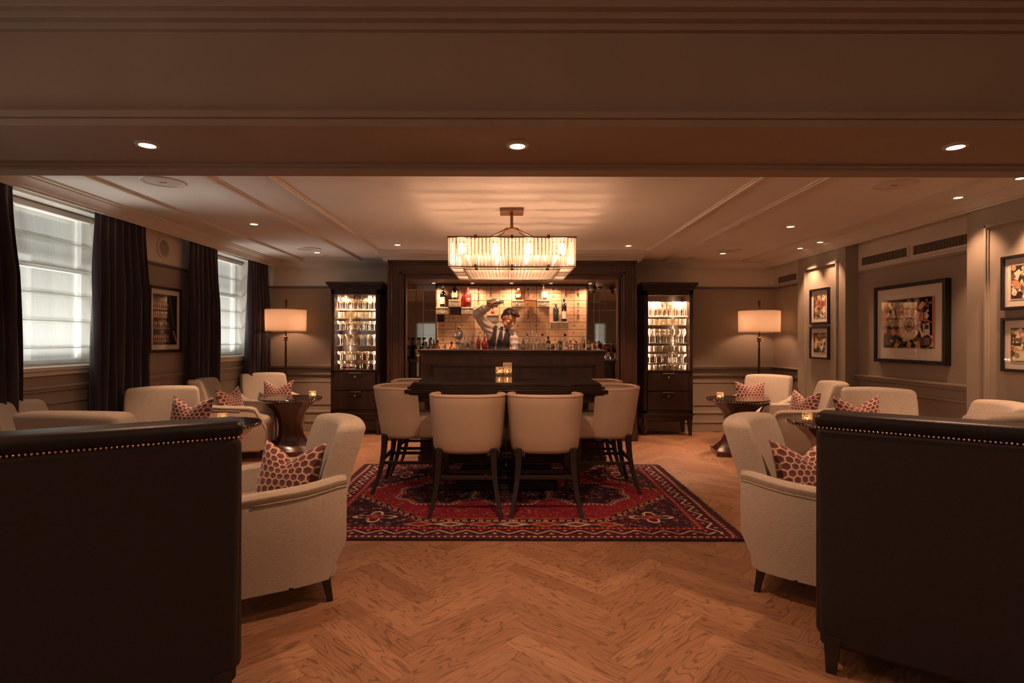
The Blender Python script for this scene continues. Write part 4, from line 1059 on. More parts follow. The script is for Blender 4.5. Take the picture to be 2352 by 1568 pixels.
picture(-1, XP, 6.56, 1.082, 1.463, .395, 'lower small framed collage on the far pier', 'small', fr=.022, seed=4)
picture(-1, XP, 3.935, 1.525, 1.917, .395, 'upper small framed collage on the near pier, cut by the right edge', 'small', fr=.022, seed=5)
picture(-1, XP, 3.935, 1.075, 1.47, .395, 'lower small framed collage on the near pier, cut by the right edge', 'small', fr=.022, seed=6)

# ================================================================== BAR
def bar_counter():
    t = thing('bar_counter', 'dark panelled wooden bar counter with moulded top in the middle of the room', 'bar', (.043, 5.95, 0))
    h = .979
    m = MB(); m.box(-h-.03, h+.03, -.03, .50, 1.172, 1.193); m.box(-h-.02, h+.02, -.02, .49, 1.155, 1.172); m.box(-h-.008, h+.008, -.01, .48, 1.135, 1.155); m.build('top', 'bar_wood_h', t, bevel=.005)
    m = MB(); m.box(-h, h, .02, .47, .06, 1.14)
    m.box(-h, h, 0, .03, 1.03, 1.14); m.box(-h, -h+.10, 0, .03, .06, 1.03); m.box(h-.10, h, 0, .03, .06, 1.03); m.box(-h+.1, h-.1, 0, .03, .06, .22)
    m.build('body', 'bar_wood', t, bevel=.003)
    m = MB()
    for o, d in ((0, -.004), (.014, .006)):
        a, b = -h+.10+o, h-.10-o; z0, z1 = .22+o, 1.03-o; w_ = .013
        m.box(a, b, d, .03, z1-w_, z1); m.box(a, b, d, .03, z0, z0+w_); m.box(a, a+w_, d, .03, z0, z1); m.box(b-w_, b, d, .03, z0, z1)
    m.box(-h+.13, h-.13, .006, .03, .90, .905); m.box(-h+.13, h-.13, .008, .03, .80, .806)
    m.build('panel_moulding', 'bar_wood_h', t, bevel=.003)
    m = MB(); m.box(-h-.02, h+.02, -.02, .49, 0, .07); m.box(-h-.012, h+.012, -.012, .48, .07, .09); m.build('plinth', 'bar_wood_h', t, bevel=.004)
bar_counter()
def bar_surround():
    t = thing('bar_surround', 'massive dark wooden surround framing the lit bar alcove', 'bar surround', (0, 7.23, 0))
    xo0, xo1, xi0, xi1 = -1.559, 1.654, -1.322, 1.407; zt, zi = 2.324, 2.08; D = .76
    for a, b, inner in ((xo0, xi0, xi0), (xi1, xo1, xi1)):
        s = 1 if a == xo0 else -1
        m = MB(); m.box(a, b, 0, D, 0, zt)
        for o, wd, p in ((.0, .03, .035), (.03, .025, .022), (.15, .03, .03), (.18, .02, .015), (.205, .02, -.0)):
            q = (xo0+o, xo0+o+wd) if s > 0 else (xo1-o-wd, xo1-o); m.box(q[0], q[1], -p, .01, .16, zt-o)
        m.box(a-.012, b+.012, -.045, .01, 0, .14); m.box(a-.006, b+.006, -.035, .01, .14, .17)
        m.build('jamb', 'bar_wood', t, bevel=.004)
    m = MB(); m.box(xi0, xi1, 0, .10, zi, zt)
    for o, wd, p in ((.0, .03, .035), (.03, .025, .022), (.15, .03, .03), (.18, .02, .015)): m.box(xo0+o, xo1-o, -p, .02, zt-o-wd, zt-o)
    m.build('header', 'bar_wood_h', t, bevel=.004)
    m = MB(); m.box(xi0, xi1, .10, D, zi-.0, zi+.03); m.build('alcove_ceiling', 'bar_wood_h', t)
    m = MB(); m.box(xi0-.001, xi0+.004, .06, D, 1.0, zi); m.build('side_mirror', 'mirror', t)
    m = MB(); m.box(xi1-.004, xi1+.001, .06, D, 1.0, zi); m.build('side_mirror', 'mirror', t)
bar_surround()
m = MB(); 
for d, z0, z1 in ((.20, 2.385, 2.41), (.16, 2.365, 2.385), (.11, 2.345, 2.365), (.06, 2.322, 2.345)): m.box(-1.559-.05-d*.2, 1.654+.05+d*.2, 7.23-d+.02, YB, z0, z1)
struct(m.build('trim_bar_crown', 'trim_white', bevel=.004))
for x0, x1, lab in ((-1.316, -1.02, 'tall tinted mirror in the alcove left of the box wall'), (1.105, 1.402, 'tall tinted mirror in the alcove right of the box wall')):
    t = thing('wall_mirror', lab, 'mirror', ((x0+x1)/2, 7.97, 1.0)); h = (x1-x0)/2
    m = MB(); m.box(-h, h, -.01, .01, 0, 1.078); m.build('mirror_glass', 'mirror', t)
    m = MB()
    for xx in (-.04,): m.box(xx-.0015, xx+.0015, -.012, .0, 0, 1.078)
    for z in (.36, .72): m.box(-h, h, -.012, 0, z-.0012, z+.0012)
    m.build('seam', 'mirror_seam', t)
t = thing('back_counter', 'dark back bar counter under the wall of boxes', 'counter', (.043, 7.45, 0))
m = MB(); m.box(-1.36, 1.36, -.02, .52, 1.0, 1.03); m.build('worktop', 'counter_dark', t, bevel=.003)
m = MB(); m.box(-1.35, 1.35, 0, .52, 0, 1.0); m.build('body', 'black_wood', t)
for i in range(6):
    x = -1.32+i*.445; m = MB(); m.box(x, x+.425, -.012, .002, .12, .96); o = m.build('door', 'black_wood', t, bevel=.003)
    m = MB(); m.box(x+.14, x+.28, -.025, -.012, .90, .91); m.build('handle', 'steel', o)
m = MB(); m.box(-1.0, 1.08, -.012, .012, 0, .010); t = tag(m.build('light_strip', 'lens_glow'), 'thin glowing light strip lying along the foot of the box wall', 'light strip'); t.location = (0, 7.845, 1.0305)
for xx in (-.75, -.25, .3, .8): area('strip_light', (xx, 7.845, 1.044), (R(180+18), 0, 0), .5, .02, K_BACKBAR*.05, WARM2)
# alcove downlights
for i, px in enumerate((996, 1085, 1175, 1265, 1355)):
    X = (px-1168)/1285*7.72
    downlight(X, 7.70, 2.08, 'small spotlight %s the alcove ceiling above the box wall' % ['first from the left in', 'second from the left in', 'in the middle of', 'second from the right in', 'first from the right in'][i], K_BACKBAR*.75, 160, r=.032, tilt=(R(0), 0, 0), group='alcove spotlights')

# ---- numbers for the box doors
_tc = {}
def text_geo(s, size):
    if s not in _tc:
        c = bpy.data.curves.new('t', 'FONT'); c.body = s; c.size = 1.0; c.align_x = 'CENTER'; c.extrude = 0; c.resolution_u = 2
        o = bpy.data.objects.new('t', c); COL.objects.link(o); dg = bpy.context.evaluated_depsgraph_get(); me = bpy.data.meshes.new_from_object(o.evaluated_get(dg))
        _tc[s] = ([tuple(v.co) for v in me.vertices], [tuple(p.vertices) for p in me.polygons]); bpy.data.objects.remove(o); bpy.data.curves.remove(c); bpy.data.meshes.remove(me)
    v, f = _tc[s]; return [(x*size, y*size) for x, y, _ in v], f
HOLES = {0: [(0, .3)], 1: [(-.5, -.1), (0, .45), (.5, -.1)], 2: [(-.9, .7), (0, .5), (.9, .7), (-.45, -.1), (.45, -.1), (0, -.75)], 3: [(0, .4), (-.5, -.2), (0, -.8)],
         4: [(0, .5), (.5, 0), (0, -.5), (-.5, 0)], 5: [(0, .2), (.3, -.5)], 6: [(-.6, .5), (.6, .5), (0, 0), (-.6, -.5), (.6, -.5), (0, .8), (0, -.8)], 7: [(.2, .5)]}
def box_wall():
    t = thing('box_wall', 'backlit wall of tan deposit-box doors with dotted holes behind the bartender', 'box wall', (0, 7.90, 0))
    X0, X1, ZT = -1.014, 1.100, 2.059; cw = (X1-X0)/12; rh = .1018
    m = MB(); m.box(X0-.012, X1+.012, .012, .08, 1.03, 2.075); m.box(X0-.014, X0-.002, -.01, .08, 1.03, 2.078); m.box(X1+.002, X1+.014, -.01, .08, 1.03, 2.078); m.box(X0-.014, X1+.014, -.01, .08, ZT+.004, 2.078); m.build('backing', 'box_gap', t)
    opened = {(1, 2), (0, 3), (2, 3), (4, 4), (6, 2), (8, 2)}; dark = {(1, 3), (7, 2)}
    rr = random.Random(11); n = 0
    def door(x0, x1, z0, z1, num, hp, mi='box_tan'):
        g = .0028; m = MB()
        m.box(x0+g, x1-g, -.004, .012, z0+g, z1-g, 0)
        hx = x0+(x1-x0)*.33; hz = (z0+z1)/2; sc_ = .026
        for (a, b) in HOLES[hp]:
            r = .0048 if abs(a) > .8 or abs(b) > .65 else .0068
            m.add([(hx+a*sc_+r*math.cos(2*PI*k/10), -.0046, hz+b*sc_+r*math.sin(2*PI*k/10)) for k in range(10)], [tuple(range(10))], 1)
        v, f = text_geo(num, .024); cx = x0+(x1-x0)*.78; m.add([(cx+a, -.0046, hz-.009+b) for a, b in v], f, 2)
        return m.build('box_door', [mi, 'hole_black', 'ink'], t)
    def pulled(x0, x1, z0, z1, front='box_grey', dep=.15, flap=True):
        g = .006; m = MB(); m.box(x0+g, x1-g, -dep+.008, .01, z0+g, z1-g*.5, 0); d = m.build('pulled_drawer', 'box_grey', t, bevel=.003)
        m = MB(); m.box(x0+g, x1-g, -dep, -dep+.008, z0+g, z1-g); m.build('drawer_front', front, d, bevel=.002)
        if front == 'box_grey':
            c, z = (x0+x1)/2, (z0+z1)/2-.008; m = MB()
            pts = [(c+.042*math.cos(a), -dep-.008, z+.018*math.sin(a)) for a in [2*PI*k/20 for k in range(21)]]; m.tube(pts, .003, 6); m.build('handle', 'steel', d, smooth='all')
            m = MB(); m.box(x0+g, x1-g, -dep-.002, -dep, z1-g-.022, z1-g-.016); m.build('seam', 'box_gap', d)
        if flap:
            m = MB(); m.box(x1-.004, x1+.004, -.12, 0, z0+g, z1-g); m.build('open_flap', 'copper' if flap == 2 else 'box_tan', d, bevel=.002)
    for r in range(5):
        z1 = ZT-r*rh; z0 = z1-rh
        for c in range(12):
            x0 = X0+c*cw; x1 = x0+cw
            if (c, r) in opened: pulled(x0, x1, z0, z1, flap=2 if (c, r) in ((6, 2), (1, 2)) else 1); continue
            if r == 4 and c == 0:
                m = MB(); m.box(x0+.01, x0+cw*.55, .0, .012, z0+.004, z1-.004); m.build('open_compartment', 'hole_black', t); door(x0+cw*.6, x1, z0, z1, '2', 4); continue
            hp = [7, 7, 7, 5, 7, 1, 1, 3, 7, 1, 7, 3][c] if r == 0 else rr.choice([0, 2, 3, 5, 1, 7]) if (c, r) not in ((5, 1), (9, 1), (10, 2), (8, 3)) else 2
            num = str([2, 22, 42, 62, 82, 1, 30, 50, 70, 100, 1000, 1076][c]+r*2) if c != 5 else str(9+r)
            door(x0, x1, z0, z1, num, hp, 'copper' if (c, r) == (7, 2) else 'box_gap' if (c, r) == (1, 3) else 'box_tan')
    cw2 = (X1-X0)/8
    for r in range(5):
        z1 = ZT-(5+r)*rh; z0 = z1-rh
        if z0 < 1.03: z0 = 1.035
        if z1-z0 < .03: continue
        for c in range(8):
            x0 = X0+c*cw2; x1 = x0+cw2
            if (c, r) == (6, 0): pulled(x0, x1, z0, z1, 'box_jewel', .16, 1); continue
            door(x0, x1, z0, z1, str([129, 34, 17, 81, 77, 80, 131, 290][c]+r), rr.choice([0, 1, 4, 3, 6 if (c == 4) else 1]))
    # keys hanging on some doors
    for (c, r, long) in ((3, 0, 2), (4, 0, 1), (7, 0, 1), (7, 3, 1), (9, 0, 0), (10, 0, 1), (11, 0, 1), (11, 2, 0), (11, 3, 1)):
        x = X0+(c+.33)*cw; z = ZT-(r+.42)*rh; m = MB()
        m.tube([(x+.010*math.cos(a), -.012, z+.010*math.sin(a)) for a in [2*PI*k/12 for k in range(13)]], .0022, 5)
        m.tube([(x, -.012, z-.010), (x, -.012, z-.055)], .0022, 5)
        if long: m.box(x-.007, x+.007, -.016, -.008, z-.10, z-.055)
        if long == 2:
            for k in range(4): m.ellipsoid((x+.004*(-1)**k, -.012, z-.11-.022*k), (.008, .006, .010), 8, 5)
        m.build('key', 'dark_bronze', t, smooth=True)
    m = MB(); X = X0+(5.33)*cw2; z = ZT-5.45*rh
    m.tube([(X+.011*math.cos(a), -.012, z+.011*math.sin(a)) for a in [2*PI*k/12 for k in range(13)]], .0022, 5); m.tube([(X, -.012, z-.01), (X, -.012, z-.09)], .003, 5); m.build('key', 'dark_bronze', t, smooth=True)
box_wall()

# ---- bottles
def bottle(x, y, z, kind, gm, h, cap, label, paper='label_cream', group=None, cat='bottle', r=None):
    t = thing('bottle' if cat == 'bottle' else cat, label, cat, (x, y, z), random.Random(int(x*1e4)).random()*.6-.3, group)
    m = MB(); n = 16
    P = {'whisky': [(.9, 0), (1, .02), (1, .58), (.85, .66), (.38, .73), (.32, .78), (.32, .92)],
         'round': [(.7, 0), (1, .06), (1.1, .30), (.95, .48), (.40, .62), (.30, .70), (.30, .90)],
         'tall': [(.95, 0), (1, .02), (1, .70), (.9, .76), (.36, .82), (.34, .94)],
         'square': [(.95, 0), (1, .03), (1, .60), (.92, .68), (.35, .74), (.33, .90)],
         'cone': [(1.2, 0), (1.2, .03), (.45, .55), (.30, .70), (.30, .92)],
         'decanter': [(.95, 0), (1.05, .05), (1.05, .45), (.8, .56), (.32, .66), (.36, .74)],
         'jar': [(.95, 0), (1, .04), (1, .80), (.8, .9), (.8, .92)]}[kind]
    r = r or {'whisky': .038, 'round': .042, 'tall': .034, 'square': .042, 'cone': .030, 'decanter': .034, 'jar': .03}[kind]
    nn = 4 if kind == 'square' else n
    if kind == 'square': m.T = Matrix.Rotation(R(45), 4, 'Z'); rr_ = r*1.35
    else: rr_ = r
    m.lathe([(max(.001, k*rr_), q*h) for k, q in [(.001, 0)]+P], n=nn, cap=False); m.build('glass_body', gm, t, smooth=True, angle=50, bevel=.004 if nn == 4 else 0)
    if gm not in ('bottle_clear',) or kind == 'decanter':
        if gm in ('bottle_red', 'bottle_pink', 'bottle_amber'):
            m = MB(); m.lathe([(.001, .01*h), (r*.80, .02*h), (r*.84, .38*h), (.001, .38*h)], n=n, cap=False); m.build('liquid', gm, t, smooth=True)
    z_top = P[-1][1]*h
    m = MB()
    if cap == 'pourer': m.tube([(0, 0, z_top-.005), (0, 0, z_top+.012), (.004, 0, z_top+.045)], [.009, .007, .0035], 8); m.build('pourer', 'steel', t, smooth=True)
    elif cap: m.lathe([(.001, z_top-.01), (.33*r+.004, z_top-.01), (.33*r+.004, h), (.001, h)], n=12); m.build('stopper', cap, t, smooth=True)
    if paper and kind not in ('cone', 'jar'):
        m = MB(); a0, a1 = -PI/2-.95, -PI/2+.95; z0, z1 = h*.14, h*.46
        if kind == 'square': m.box(-r*.72, r*.72, -r*.985, -r*.975, z0, z1)
        elif kind == 'diamond': pass
        else:
            rk = {'round': 1.10, 'decanter': 1.06}.get(kind, 1.01)*r; k = 10
            vs = [(rk*math.cos(a0+(a1-a0)*i/k), rk*math.sin(a0+(a1-a0)*i/k), zz) for zz in (z0, z1) for i in range(k+1)]
            m.add(vs, [(i, i+1, i+k+2, i+k+1) for i in range(k)])
        m.build('paper_label', paper, t, smooth='all')
    return t
cwb = 2.114/12
def colx(c): return -1.014+(c+.5)*cwb
def rowz(r): return 2.059-r*.1018+.0
bottle(colx(0)+.01, 7.82, rowz(3), 'whisky', 'bottle_dark', .30, 'label_white', 'tall dark bottle with cream label standing on the leftmost pulled box drawer', r=.042)
bottle(colx(1), 7.82, rowz(2), 'whisky', 'bottle_dark', .215, 'cap_black', 'squat dark bottle with cream label on the second pulled drawer, top row', r=.050)
bottle(colx(2), 7.82, rowz(3), 'square', 'bottle_pink', .275, 'cap_red', 'pink square bottle with red stopper on a pulled box drawer', 'label_red', r=.046)
bottle(colx(4), 7.82, rowz(4), 'square', 'bottle_clear', .10, 'cap_red', 'tiny clear bottle on the pulled drawer behind the bartender arm', 'label_red', r=.03)
bottle(colx(6)+.01, 7.82, rowz(2), 'square', 'bottle_amber', .165, 'label_white', 'amber bottle with white label on the pulled drawer above the bartender head', 'label_white', r=.044)
bottle(colx(8), 7.82, rowz(2), 'round', 'bottle_clear', .24, 'copper', 'round clear bottle with copper stopper and white label on a pulled drawer', 'label_white', r=.050)
bottle(.66, 7.81, 2.059-5*.1018, 'tall', 'bottle_teal', .255, 'steel', 'dark green ribbed tall bottle on the jewelled wide drawer', None, r=.040)
bottle(.775, 7.81, 2.059-5*.1018, 'tall', 'bottle_dark', .32, 'cap_black', 'slim black and silver bottle on the jewelled wide drawer', 'label_white', r=.036)
bottle(colx(1)+.0, 7.84, rowz(4)-.0, 'jar', 'bottle_dark', .001+.05, None, 'low dark jar in the open compartment under the squat bottle', None, r=.02) if False else None

BT = 1.1935
def bx(px, Y=6.28): return (px-1168)*Y/1285
BI = [(1067, 'decanter', 'bottle_clear', .175, 'pourer', None, 'clear dash bottle with pourer nearest the chrome fountain'),
      (1076, 'square', 'bottle_clear', .14, 'pourer', 'cap_black', 'clear square bottle with black label left of the red bottles'),
      (1085, 'decanter', 'bottle_amber', .18, 'pourer', None, 'pale amber dash bottle with pourer in the row by the fountain'),
      (1099, 'decanter', 'bottle_red', .195, 'pourer', None, 'deep red round dash bottle with pourer on the bar'),
      (1113, 'round', 'bottle_pink', .17, 'label_white', None, 'pink red liqueur flask closest to the bartender on the bar'),
      (1189, 'jar', 'bottle_clear', .07, None, None, 'small clear jar on the bar just right of the bartender'),
      (1202, 'round', 'bottle_dark', .125, 'steel', 'label_white', 'small dark bottle with silvery top right of the bartender'),
      (1211, 'tall', 'bottle_clear', .175, 'bottle_teal', 'label_white', 'clear bottle with blue-grey cap on the right half of the bar'),
      (1224, 'cone', 'bottle_clear', .21, 'label_white', None, 'tall conical clear bottle on the right half of the bar'),
      (1235, 'tall', 'bottle_clear', .165, 'label_white', 'label_white', 'frosty clear bottle with white cap beside the conical bottle'),
      (1246, 'whisky', 'bottle_clear', .175, 'cap_black', 'label_white', 'clear bottle with tall black cap on the right half of the bar'),
      (1259, 'whisky', 'bottle_dark', .145, 'cap_black', 'label_white', 'dark patterned bottle in the middle of the right bar half'),
      (1286, 'tall', 'bottle_green', .12, 'label_white', 'label_cream', 'pale green bottle on the bar beside the dark low jar'),
      (1298, 'round', 'bottle_clear', .175, 'cap_black', 'label_white', 'pear-shaped clear bottle with black cap and pale label'),
      (1310, 'square', 'bottle_clear', .10, 'cap_red', 'label_white', 'small clear bottle with a red cap, left of its red capped neighbour'),
      (1323, 'whisky', 'bottle_red', .095, 'cap_red', 'label_white', 'small red bottle near the right end of the bar'),
      (1339, 'tall', 'bottle_clear', .15, 'label_white', 'label_red', 'white topped bottle with red label near the right end of the bar'),
      (1270, 'jar', 'bottle_dark', .06, 'cap_black', None, 'low dark jar in front of the box wall on the bar'),
      (1353, 'whisky', 'bottle_dark', .13, 'cap_black', 'label_cream', 'dark bottle with gold label at the right end of the bar'),
      (1366, 'jar', 'bottle_amber', .09, 'cap_black', 'label_cream', 'small amber jar with black lid at the right end of the bar')]
for i, (px, k, g, h, cap, pl, lab) in enumerate(BI):
    Y = 6.30 if i % 2 else 6.22; bottle(bx(px, Y), Y, BT, k, g, h, cap, lab, pl, r={'jar': .022, 'square': .026, 'round': .034, 'cone': .026}.get(k, .027))
# glasses and bitters rows on the bar
def tumbler_mesh(r, h): m = MB(); m.lathe([(.001, 0), (r*.85, 0), (r, h), (r*.93, h), (r*.78, .008), (.001, .008)], n=16, cap=False); return m
tm = tumbler_mesh(.026, .07).build('drinking_glass', 'clear_glass', smooth=True, angle=50)
xs_ = [bx(p) for p in (1061, 1071, 1082, 1091, 1194, 1207, 1217, 1230, 1241, 1252, 1278, 1317, 1331)]
for i, x in enumerate(xs_):
    o = tm if i == 0 else tm.copy()
    if i: COL.objects.link(o)
    o.location = (x, 6.08 if i % 2 else 6.13, BT); side = 'left' if i < 4 else 'right'
    tag(o, 'small clear tumbler in the row on the bar top %s the bartender' % ('left of' if i < 4 else 'right of'), 'glass', 'tumblers on the bar, %s side' % side)
# chrome fountain
t = thing('drink_fountain', 'tall chrome drinks fountain with lidded bowl at the left of the bar top', 'drinks fountain', (bx(1054, 6.3), 6.30, BT))
m = MB(); m.lathe([(.001, 0), (.045, 0), (.045, .01), (.018, .025), (.012, .05), (.022, .065), (.026, .075), (.013, .09), (.012, .105)], n=20); m.build('stem', 'chrome', t, smooth=True)
m = MB(); m.lathe([(.012, .105), (.042, .12), (.047, .13), (.047, .185), (.040, .195)], n=24); m.build('bowl', 'chrome', t, smooth=True, angle=50)
m = MB(); m.lathe([(.042, .195), (.02, .212), (.008, .22), (.014, .235), (.016, .245), (.008, .258), (.001, .262)], n=16); m.build('lid', 'chrome', t, smooth=True)
for a in (0, 90, 180, 270):
    m = MB(); m.tube([(.045*math.cos(R(a)), .045*math.sin(R(a)), .14), (.065*math.cos(R(a)), .065*math.sin(R(a)), .135), (.066*math.cos(R(a)), .066*math.sin(R(a)), .115)], .005, 8); m.build('tap', 'chrome', t, smooth=True)
# back counter crowd
rb = random.Random(5); CZ = 1.0305
protos = {}
def crowd(xs, ys, kinds, label, group):
    for j, (x, y) in enumerate([(x+rb.uniform(-.012, .012), y) for y in ys for x in xs]):
        k, g, h, cap, pl = kinds[rb.randrange(len(kinds))]; key = (k, g, h, group)
        if key not in protos: protos[key] = bottle(x, y, CZ, k, g, h, cap, label(k, g), pl, group)
        else: dup(protos[key], (x, y, CZ), rb.uniform(-.3, .3))
GN = {'bottle_green': 'green glass', 'bottle_dark': 'dark glass', 'bottle_clear': 'clear glass', 'bottle_amber': 'amber glass', 'bottle_red': 'red glass'}
ks = [('whisky', 'bottle_green', .27, 'label_white', 'label_cream'), ('whisky', 'bottle_dark', .30, 'cap_black', 'label_cream'), ('tall', 'bottle_green', .29, 'cap_red', 'label_white'), ('whisky', 'bottle_amber', .26, 'cap_black', 'label_cream')]
crowd([-1.24, -1.155, -1.07, -.985], [7.66, 7.80], ks, lambda k, g: '%s %s bottle crowded on the back counter left of the bar' % ('straight tall' if k == 'tall' else 'round shouldered', GN[g]), 'spirit bottles on the back counter, left')
ks = [('round', 'bottle_green', .18, 'cap_black', 'label_cream'), ('whisky', 'bottle_amber', .24, 'cap_black', 'label_cream'), ('square', 'bottle_clear', .22, 'label_white', 'label_cream'), ('decanter', 'bottle_clear', .20, 'steel', None)]
crowd([-.88, -.79, -.70, -.60, -.50], [7.70], ks, lambda k, g: '%s %s bottle half hidden on the back counter below the box wall, left half' % (k if k != 'whisky' else 'shouldered', GN[g]), 'half hidden bottles below the box wall, left half')
ks = [('whisky', 'bottle_clear', .22, 'cap_red', 'label_cream'), ('square', 'bottle_amber', .20, 'cap_black', 'label_white'), ('decanter', 'bottle_clear', .25, 'steel', None), ('round', 'bottle_red', .20, 'cap_black', 'label_cream')]
crowd([.22, .33, .45, .57, .70, .82, .93, 1.03], [7.70], ks, lambda k, g: '%s %s bottle half hidden on the back counter below the box wall, right half' % (k if k != 'whisky' else 'shouldered', GN[g]), 'half hidden bottles below the box wall, right half')
ks = [('whisky', 'bottle_dark', .28, 'cap_black', 'label_cream'), ('square', 'bottle_clear', .22, 'label_white', 'label_cream')]
crowd([1.14, 1.22], [7.62], ks, lambda k, g: '%s bottle on the back counter between box wall and black dispenser' % GN[g], 'bottles beside the black dispenser')
# black dispenser with red label
t = thing('drink_dispenser', 'black rounded drinks dispenser with red label in front of the right mirror', 'dispenser', (1.335, 7.66, CZ))
m = MB(); m.lathe([(.001, 0), (.05, 0), (.05, .015), (.018, .03), (.018, .10)], n=20); m.build('stem', 'chrome', t, smooth=True)
m = MB(); m.rbox((0, 0, .165), (.055, .05, .07), .045); m.build('housing', 'cap_black', t, smooth='all')
m = MB(); m.box(-.035, .035, -.054, -.050, .15, .185); m.build('front_label', 'label_red', t)
m = MB(); m.lathe([(.018, .23), (.022, .245), (.001, .26)], n=14); m.build('lid_knob', 'cap_black', t, smooth=True)
m = MB(); m.tube([(0, -.045, .12), (0, -.085, .10), (0, -.085, .07)], .009, 8); m.build('spout', 'chrome', t, smooth=True)
# dome camera
t = thing('dome_camera', 'white dome security camera under the alcove ceiling by the right mirror', 'camera', (1.245, 7.62, 2.08))
m = MB(); m.lathe([(.055, 0), (.058, -.02), (.054, -.045), (.046, -.05), (.001, -.05)], n=28, cap=False); m.build('housing', 'plastic_white', t, smooth=True)
m = MB(); m.lathe([(.046, -.05), (.042, -.072), (.028, -.090), (.001, -.098)], n=24, cap=False); m.build('dome', 'table_gloss', t, smooth=True)
# red ribbon towel hanging at left side of the bar
t = thing('hanging_towel', 'patterned towel with a red band hanging at the left side of the bar', 'towel', (-.972, 6.06, .985))
m = MB(); m.rbox((0, 0, .03), (.012, .045, .115), .01, (1, 3, 6), lambda x, y, z: (x+.006*math.sin(y*90), y*(1+.3*z), z)); m.build('cloth', 'shirt', t, smooth='all')
m = MB(); m.rbox((0, 0, .10), (.014, .046, .035), .01); m.build('red_band', 'label_red', t, smooth='all')

# ---- glass cabinets
glass('cabinet_glass', (0.96, 0.92, 0.84), gloss=0.9, rough=0.10, diff=0.17, dcol=(0.95, 0.82, 0.62))
def stem_glass(kind):
    m = MB()
    P = {'wine': [(.030, 0), (.028, .002), (.004, .006), (.0035, .085), (.012, .095), (.034, .125), (.036, .150), (.028, .195), (.0265, .195), (.034, .150), (.032, .127), (.008, .098)],
         'flute': [(.028, 0), (.026, .002), (.004, .006), (.0035, .075), (.010, .085), (.022, .120), (.024, .195), (.0225, .195), (.020, .12), (.006, .088)],
         'martini': [(.030, 0), (.028, .002), (.004, .006), (.0035, .090), (.010, .096), (.044, .150), (.0425, .150), (.006, .098)],
         'coupe': [(.030, 0), (.028, .002), (.004, .006), (.0035, .075), (.020, .080), (.042, .098), (.045, .122), (.0435, .122), (.040, .100), (.008, .083)],
         'tumbler': [(.030, 0), (.032, .004), (.036, .085), (.034, .085), (.030, .010), (.001, .010)]}[kind]
    m.lathe([(.001, 0)]+P, n=14, cap=False); o = m.build('stemmed_glass' if kind != 'tumbler' else 'tumbler_glass', 'cabinet_glass', smooth=True, angle=60); return o
